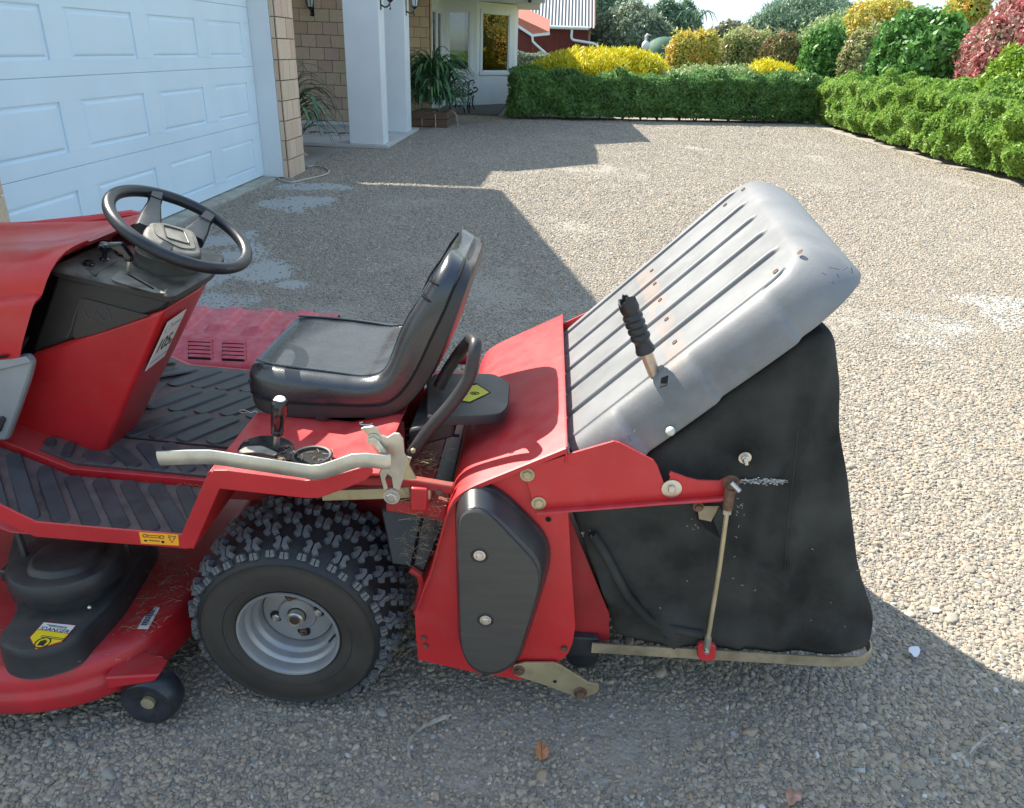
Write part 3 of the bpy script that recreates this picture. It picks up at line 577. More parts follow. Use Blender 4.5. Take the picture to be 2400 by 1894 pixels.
# plan outlines as rings near-front, near-rear, mid-rear, far-rear, far-front
def ring(xf, zf, xr, zr, yn_, yf_, bow=.01):
    ym = (yn_+yf_)/2
    return [Vector((xf, yn_, zf)), Vector((xr, yn_, zr)), Vector((xr+bow, ym, zr)), Vector((xr-.03, yf_, zr)), Vector((xf, yf_, zf))]
rb = ring(-1.47,.505,-1.165,.505,1.725,2.01); rm = ring(-1.250,.832,-.893,.962,1.684,2.045)
towr = P('dash_tower', MB().loft([rb, rm], True, True), RED, bevel=.010, seg=3)
rm2 = ring(-1.250,.834,-.893,.964,1.6835,2.0455); rt = ring(-1.135,1.035,-.878,.985,1.678,2.05)
pod = P('dash_pod', MB().loft([rm2, rt], True, True), PODM, bevel=.008, seg=3)
rs = lambda z0, e, k: [v+Vector((0,0,z0)) for v in ring(-1.145-e,1.040,-.868+e,.985,1.670-e,2.06+e, .012)]
rimr = [fil([tuple(v) for v in rs(z, e, 0)], .028, 4) for z, e in ((-.004,-.004),(0,.004),(.012,.005),(.017,.001),(.021,-.010),(.022,-.018))]
podtop = P('dash_top', MB().loft([[Vector(p) for p in r] for r in rimr], True, True), PODM, smooth=40)
def dz_(x): return 1.040+.022+(x+1.145)/(-.868+1.145)*(.985-1.040)     # height of the dash surface
def onp(zn, u, v, up=0):
    z = 1.03
    for _ in range(8): p = U(zn, u, v, 2, z); z = dz_(p.x)+up
    return p
tn = Vector((.277,0,-.055)).normalized(); tnz = Vector((.055,0,.277)).normalized()
build('side_emblem_panel', MB().pxz(fil([(x,0,z) for x,z in XZ('z4',1.68,[(590,915),(1030,1035),(1120,1050),(700,1180),(545,1215),(530,1180)])], .012, 3) and [(p[0],p[2]) for p in fil([(x,0,z) for x,z in XZ('z4',1.68,[(590,915),(1030,1035),(1090,1045),(700,1180),(545,1215),(530,1180)])], .012, 3)], 1.676, 1.682), SHELL, pod, bevel=.001)
sc_ = MB()
sc_.tube([U('z4',u,v,1,1.6745) for u,v in [(600,1010),(630,1060),(665,1080),(690,1015),(740,1080),(780,1095)]], .0006, 4); sc_.tube([U('z4',u,v,1,1.6745) for u,v in [(750,980),(790,1030),(800,1070),(770,1095)]], .0005, 4); sc_.tube([U('z4',u,v,1,1.6745) for u,v in [(590,930),(540,1050),(515,1150),(480,1215)]], .0005, 4)
build('scuff_mark', sc_, pmat('scuff', (.11,.115,.12), .7), pod, smooth=0)
# key plate, cluster, knobs, throttle
def dpoly(name, zn, pts, up, t, mat_, r=.006, bev=0):
    q = fil([tuple(onp(zn, u, v, up)) for u, v in pts], r, 3); return build(name, MB().slab(q, tnz*t), mat_, podtop, bevel=bev, smooth=30)
dpoly('key_plate', 'z4', [(535,665),(760,560),(850,655),(690,760)], .0005, .0015, pmat('key_plate_face', (.10,.095,.08), .35, var=.4, vs_=20))
dpoly('instrument_cluster', 'z4', [(810,500),(860,458),(1010,505),(1040,585),(950,640),(840,610)], .001, .004, BLKG, .012, .001)
dpoly('cluster_lamp', 'z4', [(850,565),(905,560),(915,585),(865,600)], .006, .0015, RST, .002)
dpoly('cluster_face', 'z4', [(860,545),(960,545),(1000,590),(940,620),(850,605)], .0052, .0006, pmat('cluster_face', (.10,.03,.03), .3), .004)
dpoly('throttle_plate', 'z4', [(800,790),(870,725),(960,760),(1205,895),(1120,890),(840,810)], .0005, .002, DUSTY, .008)
dpoly('throttle_slot', 'z4', [(905,745),(935,750),(1120,855),(1108,862)], .0028, .0004, BLKHOLE, .001)
p = onp('z4', 640, 690); build('key_switch', MB().lathe([(.013,0),(.013,.006),(.009,.007),(.009,.012),(.0005,.013)], p, tnz, 20), BLKG, podtop)
p = onp('z4', 755, 650); build('choke_knob', MB().lathe([(.010,0),(.011,.004),(.006,.008),(.006,.020),(.012,.026),(.0165,.034),(.0165,.040),(.012,.044),(.0005,.045)], p, tnz+Vector((.12,0,.1)), 20), BLKG, podtop)
p = onp('z4', 925, 740); q0 = p+tnz*.03+Vector((.003,0,0))
thr = build('throttle_lever', MB().tube([p, q0], .0035, 8, ry=.006), STEEL, podtop)
build('throttle_knob', MB().loft([[q0+Vector(v) for v in r] for r in ([(-.008,-.007,0),(.008,-.007,-.002),(.008,.007,-.002),(-.008,.007,0)], [(-.011,-.009,.020),(.010,-.009,.012),(.010,.009,.012),(-.011,.009,.020)], [(-.040,-.010,.036),(-.004,-.010,.036),(-.004,.010,.036),(-.040,.010,.036)], [(-.042,-.009,.042),(-.012,-.009,.044),(-.012,.009,.044),(-.042,.009,.042)])], True, True), BLKG, thr, bevel=.003)
# sticker on the rear face of the tower: big number, small print
o1 = U('z4', 1215, 1085, 0, -.955); fa = Vector((.0,1,0)); fu = Vector((.272,0,.457)).normalized(); fn = fa.cross(fu)*-1
fn = Vector((.457,0,-.272)).normalized()
ym = 1.765; zc_ = .855; xc_ = -1.165+.272*(zc_-.505)/.457
cS = Vector((xc_+.006, ym, zc_))+fn*.004
nst = build('number_sticker', MB().slab([cS+fa*a+fu*b for a, b in ((-.052,-.078),(.052,-.078),(.052,.078),(-.052,.078))], fn*.001), WST, towr, smooth=0)
Ms = frame(cS+fn*.0016, fa, fu)
textmesh('sticker_number', '105', .062, KST, nst, Ms @ Matrix.Translation((-.006,-.008,0)), .0002, .0006, .82)
textmesh('sticker_letter', 'B', .024, KST, nst, Ms @ Matrix.Translation((.040,-.022,0)), .0002, 0)
textmesh('sticker_script', 'Lawn', .020, GST, nst, Ms @ Matrix.Translation((.018,.052,0)), .0002, 0)
build('sticker_rule', MB().slab([cS+fn*.0012+fa*a+fu*b for a, b in ((-.046,-.060),(.046,-.060),(.046,-.055),(-.046,-.055))], fn*.0004), GST, nst, smooth=0)
build('sticker_seal', MB().tube([cS+fn*.0016+fa*(-.026+.015*math.cos(q))+fu*(.050+.015*math.sin(q)) for q in np.linspace(0,6.28,22,endpoint=False)], .0009, 5, closed=True), GST, nst)
# steering boot + wheel
cst = Vector((-.905,1.850,1.118)); sn = Vector((math.sin(.52), math.sin(-.03), math.cos(.52))).normalized()
bb = cst-sn*.125
boot = P('steering_boot', MB().lathe([(.081,-.02),(.081,.008),(.079,.013),(.078,.030),(.0745,.034),(.0735,.054),(.069,.058),(.066,.072),(.058,.074),(.058,.072),(.040,.074)], bb+Vector((.004,0,-.004)), sn+Vector((-.25,0,.15)), 40), DUSTY, smooth=40)
P('steering_column', MB().lathe([(.048,-.07),(.050,-.03),(.055,-.022),(.030,-.010)], cst, sn, 32), BLK)
e1 = Vector((0,1,0)).cross(sn).normalized(); e2 = sn.cross(e1)
swR = .1655
sw = P('steering_wheel', MB().tube([cst+(e1*math.cos(q)+e2*math.sin(q))*swR for q in np.linspace(0, 2*math.pi, 72, endpoint=False)], .0148, 14, closed=True), RIMP, smooth=80)
def wp(a, r, h): q = math.radians(a); return cst+(e1*math.cos(q)+e2*math.sin(q))*r+sn*h
def swat(u, v, h=0):      # point of the wheel plane under a photo point
    a_, b_, s_ = ZO['z4']; r = RW @ np.array([a_+u/s_-1200, -(b_+v/s_-947), -F_]); C = Vector((0,0,CAMZ)); r = Vector(r)
    return C+r*((cst+sn*h-C).dot(sn)/r.dot(sn))
hub = build('hub_pad', MB().loft([[cst+(p-cst)*k+sn*h for p in [Vector(x) for x in fil([tuple(swat(u, v)) for u, v in [(1055,395),(1150,388),(1410,462),(1470,640),(1300,640),(1075,520),(1035,470)]], .02, 3)]] for k, h in ((.90,-.030),(1.0,-.018),(1.0,-.002),(.95,.005),(.86,.007))], True, True), DUSTY, sw, smooth=45)
build('hub_pad_plate', MB().loft([[cst+(p-cst)*1.0+sn*h for p in [Vector(x) for x in fil([tuple(swat(u, v)) for u, v in [(1100,405),(1150,400),(1375,468),(1410,590),(1300,585),(1120,490)]], .015, 3)]] for h in (.006,.0095)], True, True), DUSTY, hub, smooth=30)
build('hub_emblem_frame', MB().tube([Vector(x)+sn*.011 for x in fil([tuple(swat(u, v)) for u, v in [(1168,420),(1320,462),(1362,560),(1195,512)]], .008, 3)], .0015, 6, closed=True), BLK, hub)
def spoke(p0, p1, w0, w1):
    d = (p1-p0).normalized(); s_ = d.cross(sn).normalized(); R2 = []
    for t, w_, h, th in ((0,w0,-.008,.014),(.35,w0*.85,-.010,.013),(.7,w1*.9,-.004,.012),(1,w1,0,.012)):
        c_ = p0.lerp(p1, t)+sn*h; R2.append([c_+s_*a*w_+sn*b*th for a, b in ((-1,-.5),(-.8,-1),(.8,-1),(1,-.5),(1,.4),(.75,1),(-.75,1),(-1,.4))])
    return MB().loft(R2, True, True)
for a0, a1 in (((1075,420),(1118,140)), ((1395,480),(1505,330))):
    s0, s1 = swat(*a0), swat(*a1); spk = build('wheel_spoke', spoke(s0, cst+(s1-cst).normalized()*swR, .030, .0175), RIMP, sw, smooth=50)
    d = (s1-s0); c_ = s0.lerp(s1, .72)+sn*.0095; s_ = d.cross(sn).normalized()
    build('spoke_seam', MB().tube([c_-s_*.017, c_+s_*.017], .0014, 6), BLKHOLE, spk)
s0, s1 = swat(1130,560), cst+(swat(1090,700)-cst).normalized()*swR
build('wheel_spoke', spoke(cst+(s1-cst)*.25, s1, .028, .0175), RIMP, sw, smooth=50)

# ---- hood, inner wall, side panel
def hsec(xo, k):       # half section from near bottom to centre, x slanted with height
    pts = [(1.592,.850),(1.583,.900),(1.581,.988),(1.585,1.000),(1.605,1.008),(1.607,1.045),(1.614,1.068),(1.628,1.087),(1.650,1.098),(1.680,1.103),(1.735,1.104),(1.750,1.097),(1.865,1.097)]
    out = []
    for y, z in pts:
        z2 = z+k*(z-.85)/.25; out.append((xo+.018-(1.11-z)*.54, y, z2))
    full = out+[(x, 2*YC-y, z) for x, y, z in out[-2::-1]]
    return [Vector(v) for v in full]
secs = [hsec(-1.095, .004), hsec(-1.110, .008), hsec(-1.14, .002), hsec(-1.20,-.012), hsec(-1.22,-.013), hsec(-1.45,-.030), hsec(-1.8,-.055), hsec(-2.25,-.10)]
hd = MB().loft(secs, False, False)
inner = [[v+(Vector((0, .012 if v.y < YC else -.012, -.010))) for v in s_] for s_ in secs[:2]]
hd.loft([secs[0], [v+Vector((-.012, .010 if v.y < YC else -.010, -.012)) for v in secs[0]], [v+Vector((-.10, .010 if v.y < YC else -.010, -.014)) for v in secs[0]]], False, False)
P('hood', hd, RED, smooth=28)
P('hood_ridge', MB().tube([(-1.095,2.065,1.100),(-1.14,2.06,1.104),(-1.25,2.045,1.088),(-1.5,2.04,1.060)], .012, 8, rs=[.6,1,1,.5]), RED)
P('engine_bay_wall', MB().slab([(-1.23,1.64,1.02),(-1.23,2.09,1.02),(-1.52,2.09,.50),(-1.52,1.64,.50)], (-.03,0,0)).pxz([(-1.2,.9),(-1.46,.55),(-1.53,.55),(-1.3,.9)], 1.60, 1.625), BLKHOLE)
gp = XZ('D', 1.600, [(-60,768),(0,757),(56,750),(70,766),(62,800),(42,860),(16,930),(-60,935)])
P('engine_side_panel', MB().pxz(gp, 1.597, 1.62), SILV, bevel=.006)
P('panel_band', MB().pxz(XZ('D', 1.594, [(-60,770),(0,761),(56,752),(68,766),(0,782),(-60,792)]), 1.590, 1.598), SILV, bevel=.003)
P('side_vent', MB().pxz(XZ('D', 1.594, [(-30,885),(6,880),(12,886),(2,912),(-30,918)]), 1.590, 1.5975), KST, bevel=.002)
P('hood_vent', MB().pxz(XZ('z4', 1.586, [(0,1340),(70,1335),(60,1352),(0,1360)]), 1.581, 1.586), BLKHOLE)
P('front_wheel_tyre', MB().lathe([(.07,-.07),(.15,-.08),(.185,-.06),(.19,0),(.185,.06),(.15,.08),(.07,.07)], (-2.05,1.50,.19), (0,1,0), 32), RUB)
P('front_wheel_tyre', MB().lathe([(.07,-.07),(.15,-.08),(.185,-.06),(.19,0),(.185,.06),(.15,.08),(.07,.07)], (-2.05,2.23,.19), (0,1,0), 32), RUB)

# ---- sweeper: side plates, curved cover
SPZ = [(945,130),(960,510),(975,800),(1000,1175),(985,1270),(960,1330),(925,1368),(880,1388),(690,1388),(690,1490),(400,1442),(75,1370),(60,1200),(55,1090),(100,960),(150,850),(190,700),(230,560),(255,480),(290,420),(340,380),(400,350),(600,270)]
sp = XZ('z8', 1.438, SPZ)
P('sweeper_side_plate', MB().pxz(sp, 1.436, 1.441), REDC, bevel=.0015, smooth=0)
P('sweeper_side_plate', MB().pxz(sp, 2.296, 2.301), REDC, bevel=.0015, smooth=0)
cvp = XZ('z8', 1.425, [(945,128),(780,195),(600,268),(490,312),(400,350),(340,382),(292,420),(256,480),(232,560),(192,700),(152,850),(102,965),(60,1090)])
cvp = [(p[0], p[2]) for p in fil([(x, 0, z) for x, z in cvp], .03, 3, closed=False)]
def lipy(y): return 0
cv = MB().loft([[(x, 1.420, z+.002), (x, 1.428, z+.0045), (x, 2.312, z+.0045), (x, 2.320, z+.002), (x, 2.320, z-.010), (x, 2.316, z-.010), (x, 2.312, z), (x, 1.428, z), (x, 1.424, z-.010), (x, 1.420, z-.010)] for x, z in cvp], True, True)
cvo = P('sweeper_cover', cv, REDC, smooth=28)
build('cover_rear_lip', MB().box(cvp[0][0]-.001, cvp[0][0]+.004, 1.421, 2.319, cvp[0][1]-.035, cvp[0][1]+.0055), REDC, cvo, bevel=.0015)
# belt guard
OG = [(290,560),(292,500),(310,440),(350,400),(400,378),(470,375),(530,400),(600,450),(700,545),(790,640),(830,700),(848,760),(850,810),(838,880),(800,1010),(740,1200),(680,1370),(630,1430),(560,1465),(480,1475),(420,1455),(360,1400),(325,1330),(308,1250),(300,1000)]
go = XZ('z8', 1.405, OG)
gc = Vector((sum(p[0] for p in go)/len(go), 0, sum(p[1] for p in go)/len(go)))
FG = [(312,600),(318,545),(340,508),(380,492),(440,492),(500,525),(560,585),(640,670),(740,775),(775,825),(790,880),(785,940),(765,1020),(720,1170),(665,1345),(618,1405),(550,1440),(480,1452),(420,1432),(365,1385),(338,1320),(326,1250),(318,1000)]
gf = XZ('z8', 1.352, FG)
def resamp(pl, n):
    P_ = [Vector((a, 0, b)) for a, b in pl]; L_ = [0]
    for i in range(len(P_)): L_.append(L_[-1]+(P_[(i+1) % len(P_)]-P_[i]).length)
    out = []
    for k in range(n):
        s_ = L_[-1]*k/n; i = max(j for j in range(len(P_)) if L_[j] <= s_+1e-9); t = (s_-L_[i])/max(1e-9, L_[i+1]-L_[i]); out.append(P_[i].lerp(P_[(i+1) % len(P_)], t))
    return out
g0 = resamp([(p[0], p[2]) for p in fil([(a,0,b) for a,b in go], .02, 2)], 90); g1 = resamp([(p[0], p[2]) for p in fil([(a,0,b) for a,b in gf], .02, 2)], 90)
def gr(a, b, t, y): return [a[i].lerp(b[i], t)+Vector((0, y, 0)) for i in range(90)]
gm = MB(); gm.loft([gr(g0,g1,-.10,1.436), gr(g0,g1,-.10,1.425), gr(g0,g1,0,1.420), gr(g0,g1,.1,1.416), gr(g0,g1,.7,1.364), gr(g0,g1,.85,1.359), gr(g0,g1,1,1.358), gr(g0,g1,1.02,1.353)], True, False)
guard = P('belt_guard', gm, GUARDE, smooth=40)
gcn = Vector((sum(v.x for v in g1)/90, 0, sum(v.z for v in g1)/90))
def gi(k, y): return [gcn+(v-gcn)*k+Vector((0, y, 0)) for v in g1]
build('guard_face', MB().loft([gi(1.0,1.353), gi(.985,1.3495), gi(.93,1.3490), gi(.5,1.3488), gi(.05,1.3488)], True, True), GUARD, guard, smooth=40)
for u, v in ((437,757),(472,1137)):
    p = U('z8', u, v, 1, 1.3485); build('guard_dimple', MB().lathe([(.020,0),(.017,-.0012),(.014,.0005)], p, (0,1,0), 24), BLK, guard); bolt('z8', u, v, 1.3478, .0085, guard, STEEL, 6, True, 'guard_bolt', d=.005)
# arm bracket with flange
am = [(690,245)]; 
AR = XZ('z8', 1.428, [(768,505),(735,390),(700,262),(705,248),(730,236)])+XZ('b2', 1.428, [(0,190),(120,150),(350,84),(385,92),(590,198),(612,228),(655,345)])+XZ('b2', 1.428, [(680,322),(690,300),(680,282),(690,266),(740,282),(790,302),(860,318),(985,322),(1040,292),(1085,310),(1092,360),(1060,440),(1015,445),(500,472),(0,505)])
P('tipping_arm', MB().pxz(AR, 1.425, 1.431), REDC, bevel=.001, smooth=0)
P('tipping_arm_flange', MB().slab([U('z8',770,500,1,1.422), U('z8',772,520,1,1.405), U('b2',1010,440,1,1.405), U('b2',1015,425,1,1.422)], (0,.003,.003)), REDC, smooth=0)
for u, v in ((718,283),(785,450)): bolt('z8', u, v, 1.424, .0105, mat=BRASSY, head=6)
for u, v, r in ((935,1302,.008),(110,1238,.006),(122,1285,.006)): bolt('z8', u, v, 1.435, r, mat=RUST, wash=False)
p = U('z8', 842, 547, 1, 1.434); P('plate_hole', MB().lathe([(.0065,0),(.0003,-.0008)], p, (0,1,0), 16), BLKHOLE)
p = U('z8', 790, 635, 1, 1.434); P('rivet', MB().lathe([(.0035,0),(.0030,-.0014),(.0003,-.0015)], p, (0,1,0), 14), STEEL)
bolt('b2', 697, 368, 1.424, .022, mat=ZINC, head=24, wash=False, name='pivot_washer', d=.003); bolt('b2', 697, 368, 1.419, .009, mat=STEEL, head=6, wash=False)
# far arm
P('tipping_arm', MB().pxz([(-.03,.71),(.08,.76),(.17,.81),(.27,.77),(.33,.72),(.33,.68),(-.01,.64)], 2.305, 2.311), REDC, smooth=0)
# lower plate, roller, red inner plate
P('height_plate', MB().pxz(XZ('z8', 1.425, [(628,1432),(640,1400),(700,1385),(870,1385),(905,1395),(1075,1500),(1135,1510),(1142,1540),(1125,1562),(1045,1592),(990,1580),(830,1520),(650,1462)]), 1.422, 1.428), BRASSY, bevel=.001, smooth=0)
bolt('z8', 668, 1435, 1.421, .010, mat=RUST); bolt('z8', 1030, 1565, 1.421, .011, mat=RUST, d=.012)
p = U('z8', 880, 1501, 1, 1.4205); P('plate_hole', MB().lathe([(.005,0),(.0003,-.0006)], p, (0,1,0), 14), BLKHOLE)
P('rear_roller', MB().lathe([(.0005,0),(.043,0),(.045,.01),(.045,.78),(.0005,.79)], (.155,1.50,.135), (0,1,0), 28), BLK)
P('roller_scraper', MB().box(.105,.188,1.475,1.50,.155,.215), BLK, bevel=.003)
P('inner_chute_plate', MB().pxz(XZ('z8', 1.50, [(955,500),(1010,640),(1198,1095),(1200,1256),(985,1256),(960,900)]), 1.498, 1.503), REDX, smooth=0)
P('inner_chute_plate', MB().box(.06,.23,1.62,2.29,.16,.19), REDX)
# ---- grass box lid
O = Vector((.078, 0, .748)); es = Vector((math.cos(.785),0,math.sin(.785))); en = Vector((-es.z,0,es.x))
y0, y1, LS, TH, rr = 1.447, 2.325, .698, .110, .074
def LP(s, y, n):
    return O+es*(s+(y-1.55)*.095*max(0, s)/.7)+en*n+Vector((0, y, 0))
ribs = [1.512,1.645,1.785,1.92,2.06,2.215]
def rib_n(s, y):
    n = 0
    for j, ry in enumerate(ribs):
        e = LS-.085-(.01 if j else 0)+.0*j; f = max(0, min(1, (e-s)/.02)); d = y-ry
        n -= .0150*f*math.exp(-(d/.0085)**4)
        n += .0030*f*math.exp(-((d-.0165)/.006)**2)
    return n
lm = MB(); ss = [LS-rr]*0+list(np.linspace(0, LS-rr, 40)); ysf = []
for i in range(len(ribs)+1):
    a = (y0+rr) if i == 0 else ribs[i-1]; b = (y1-rr) if i == len(ribs) else ribs[i]
    base = np.linspace(a, b, 9, endpoint=False); ysf += list(base)
ysf += [y1-rr]; ex = []
for ry in ribs: ex += [ry-.020, ry-.0125, ry-.0105, ry-.0085, ry-.0065, ry-.004, ry+.004, ry+.0065, ry+.0085, ry+.0105, ry+.0125, ry+.0165, ry+.021, ry+.026]
ysf = sorted(set([round(v, 4) for v in ysf+ex if y0+rr-1e-6 <= v <= y1-rr+1e-6]))
RC = .075
def cor(s, y):      # squares at the two rear corners become quarter discs: returns point and outward direction
    a = (s-(LS-rr-RC))/RC
    for sg, yb in ((-1, y0+rr), (1, y1-rr)):
        b = 1-abs(y-yb)/RC
        if a > 0 and b > 0:
            X_, Y_ = a*math.sqrt(1-b*b/2), b*math.sqrt(1-a*a/2); return LS-rr-RC+X_*RC, yb-sg*RC*(1-Y_), X_, sg*Y_
    return s, y, None, None
ss = sorted(set(list(ss)+list(np.linspace(LS-rr-RC, LS-rr, 12)))); ysf = sorted(set(ysf+[round(v, 4) for v in list(np.linspace(y0+rr, y0+rr+RC, 10))+list(np.linspace(y1-rr-RC, y1-rr, 10))]))
ysf[0] = y0+rr; ysf[-1] = y1-rr
def gpt(s, y): q_ = cor(s, y); return LP(q_[0], q_[1], rib_n(s, y))
grid = [[gpt(s, y) for y in ysf] for s in ss]
lm.loft(grid, False, False)
# skirt: near side going to the rear, round the corner, rear, corner, far side back
path = []; ny = Vector((0,-1,0)); py_ = Vector((0,1,0))
def padd(s, y, d):
    q_ = cor(s, y); n0 = rib_n(s, y)
    if q_[2] is None: path.append((s, y, d[0], d[1], n0))
    else: l_ = math.hypot(q_[2], q_[3]); path.append((q_[0], q_[1], q_[2]/l_, q_[3]/l_, n0))
for s in sorted(set(list(ss)+list(np.linspace(0, LS-rr-RC, 90)))): padd(s, y0+rr, (0, -1))
for y in ysf[1:-1]: padd(LS-rr, y, (1, 0))
for s in sorted(ss)[::-1]: padd(s, y1-rr, (0, 1))
def scal(s): # panel creases along the near flank
    v = 0
    for c_ in (.13, .33, .53):
        d = s-c_; v += .013*(1/(1+math.exp(-max(-60,min(60,d/.003)))))*math.exp(-max(0, d)/.12)
    return v
rings = []
for k, (ro, nn) in enumerate([(0,0),(.14,-.0025),(.28,-.007),(.44,-.016),(.60,-.030),(.74,-.045),(.86,-.063),(.95,-.083),(1,-.104),(1.0,-TH),(.97,-TH-.003),(.93,-TH)]):
    ring_ = []
    for s, y, ds, dy, n0 in path:
        ksc = scal(s)*min(1, ro*1.4)*max(0, min(1, (-dy-.45)/.5)) if dy < 0 else 0
        R3 = rr*(1.0 if dy > -.99 or True else 1); b = 1.0
        ring_.append(LP(s+ds*R3*ro*b, y+dy*(R3*ro-ksc), n0*max(0, 1-ro*1.6)+nn*(1+.25*max(0, ds)*(1-abs(dy)))))
    rings.append(ring_)
lm.loft(rings, False, False)
lid = P('grass_box_lid', lm, LID, smooth=50)
# underside closes the lid
build('lid_underside', MB().slab([LP(.0,y0+.02,-TH+.01), LP(LS-.10,y0+.02,-TH+.01), LP(LS-.02,y0+.11,-TH+.01), LP(LS-.02,y1-.11,-TH+.01), LP(LS-.10,y1-.02,-TH+.01), LP(0,y1-.02,-TH+.01)], en*-.002), BLK, lid, smooth=0)
def lidpt(u, v, n=.0006):
    a_, b_, s_ = ZO['b1']; r = Vector(RW @ np.array([a_+u/s_-1200, -(b_+v/s_-947), -F_])); C = Vector((0,0,CAMZ)); o_ = O+en*n
    return C+r*((o_-C).dot(en)/r.dot(en))
RSTN = pmat('rust_stain', (.40,.29,.24), .6, var=.25, vs_=30)
HR = [(555,572),(573,647),(603,740),(640,850),(687,982),(1405,468),(1265,577),(975,197),(1078,108),(640,1185)]
for i, (u, v) in enumerate(HR[:9]):
    p = lidpt(u, v); p = p+en*(rib_n((p-O).dot(es), p.y))
    build('lid_hole', MB().lathe([(.0065,0),(.0060,-.0012),(.0003,-.0016)], p+en*.0016, en, 14), RUST, lid)
# rust-tinted patches follow the removed strap: soft stain decals are part of the lid material (see stain mask below)
build('lid_rivet', MB().ball(U('b1', 662, 1490, 1, 1.447), .0105, 12), pmat('nylon_rivet', (.55,.55,.5), .4), lid)
build('cut_slot', MB().slab([lidpt(610,1185), lidpt(648,1170), lidpt(640,1225), lidpt(600,1240)], en*-.002), BLKHOLE, lid, smooth=0)
sm = MB()
for u, v, L_, a in [(1540,590,30,.4),(1600,560,60,.2),(1620,600,26,1.2),(1660,560,40,-.6),(1700,610,20,.1),(1640,660,60,1.9),(1700,570,36,1.3),(1590,640,22,.9),(455,1495,34,2.1),(520,1500,60,1.7),(550,1490,60,-.5),(600,1470,36,.2),(430,1530,40,1.2),(700,1330,60,.9),(800,1330,80,-.7),(480,1560,80,-.5),(1680,680,40,2.0)]:
    pts = []
    for t in (-.5, 0, .5):
        uu, vv = u+math.cos(a)*L_*t, v+math.sin(a)*L_*t+6*(t*t)
        e_ = min(1, max(0, (vv-(1540-.70*(uu-100)))/260)); pts.append(None)
        # ride on the flank: intersect with offset planes until the lid profile matches
        best = None
        for y in np.linspace(1.452, 1.53, 27):
            q_ = U('b1', uu, vv, 1, y); n_ = (q_-O).dot(en); d = max(0, y0+rr-y)/rr; tgt = -TH*.9*(1-math.sqrt(max(0, 1-d*d)))
            if best is None or abs(n_-tgt) < best[0]: best = (abs(n_-tgt), q_)
        worst = max(best[0], worst if t > -.5 else 0)
        pts[-1] = best[1]+Vector((0,-.0015,0))+en*.0012
    if worst < .006: sm.tube(pts, .0007, 4)
build('scuff_mark', sm, pmat('dark_scuff', (.10,.11,.13), .7), lid, smooth=0)
# emptying handle with ribbed grip, torn at the top
hb_ = U('b1', 598, 1238, 1, 1.530); ht = U('b1', 418, 760, 1, 1.530); hd_ = ht-hb_; HL = hd_.length
han = P('emptying_handle', MB().tube([hb_-hd_*.15, hb_+hd_*.6], .0135, 16), pmat('handle_tube', (.55,.47,.36), .35, metal=.75, var=.3, vs_=25, wear=.5, wcol=(.45,.12,.08)))
gp_ = [(.0145,0),(.0215,.002),(.0215,.010),(.0190,.020),(.0172,.032),(.0180,.040)]
for k in range(4): z_ = .046+.021*k; gp_ += [(.0215,z_),(.0222,z_+.005),(.0215,z_+.010),(.0178,z_+.0155)]
gp_ += [(.0200,.134),(.0212,.142),(.0205,.150)]
gb = MB(); segs = 28; u_ = hd_.normalized(); a1 = Vector((0,1,0)); a1 = (a1-u_*a1.dot(u_)).normalized(); a2 = u_.cross(a1); g0_ = hb_+hd_*.43
GS = .62*HL/.156*.92
rings = [[g0_+u_*h*GS+(a1*math.cos(6.2832*j/segs)+a2*math.sin(6.2832*j/segs))*r for j in range(segs)] for r, h in gp_]
jag = [R_.uniform(0,.012)+.010*max(0, math.sin(6.2832*j/segs*2+1)) for j in range(segs)]
rings.append([g0_+u_*(.156*GS+jag[j])+(a1*math.cos(6.2832*j/segs)+a2*math.sin(6.2832*j/segs))*.0195 for j in range(segs)])
rings.append([g0_+u_*(.155*GS+jag[j])+(a1*math.cos(6.2832*j/segs)+a2*math.sin(6.2832*j/segs))*.0155 for j in range(segs)])
rings.append([g0_+u_*.120*GS+(a1*math.cos(6.2832*j/segs)+a2*math.sin(6.2832*j/segs))*.014 for j in range(segs)])
gb.loft(rings, True, False)
build('ribbed_grip', gb, BLK, han, smooth=40)
# ---- bag
BG = [(95,500),(120,580),(150,650),(200,790),(285,1000),(330,1130),(345,1200),(352,1262)]
bgp = XZ('b2', 1.478, BG)+XZ('b2', 1.478, [(600,1306),(900,1332),(1200,1350),(1500,1364),(1740,1368),(1850,1342),(1900,1270),(1925,1190),(1905,1075),(1855,960),(1825,830),(1800,650),(1770,420),(1740,180),(1710,0)])+[(.640,.93),(.600,1.060),(.55,1.035),(.40,.885),(.26,.745),(.17,.66)]
NB = 150; bo = resamp([(p[0], p[2]) for p in fil([(a,0,b) for a,b in bgp], .03, 3)], NB)
bcx, bcz = .50, .48
def fold(x, z):
    f = 0
    f += .010*math.exp(-((x-(.60-.05*(z-.7)))/.018)**2)*max(0, min(1, (z-.22)/.2))             # long seam fold
    f += .007*math.exp(-((x-(.515+.06*(.7-z)))/.022)**2)*max(0, min(1, (.75-z)/.1))
    f -= .006*math.exp(-((x-(.56+.02*(z-.5)))/.012)**2)
    f += .010*math.exp(-((z-(.26+.55*max(0, .36-x)**1.0))/.022)**2)*(1 if x < .42 else math.exp(-((x-.42)/.05)**2))
    f += .012*math.exp(-(((x-.245)+(z-.50)*.45)/.020)**2)*(1 if z < .55 else math.exp(-((z-.55)/.03)**2))
    f += .006*mnoise.noise(Vector((x*7, z*5, 0)))+.003*mnoise.noise(Vector((x*18+z*10, z*12, 3)))
    f += .014*math.exp(-(((x-.80)/.07)**2+((z-.25)/.035)**2))
    f -= .010*math.exp(-(((x-.43)/.05)**2+((z-.63)/.03)**2))
    return f
bm_ = MB(); ringsb = []
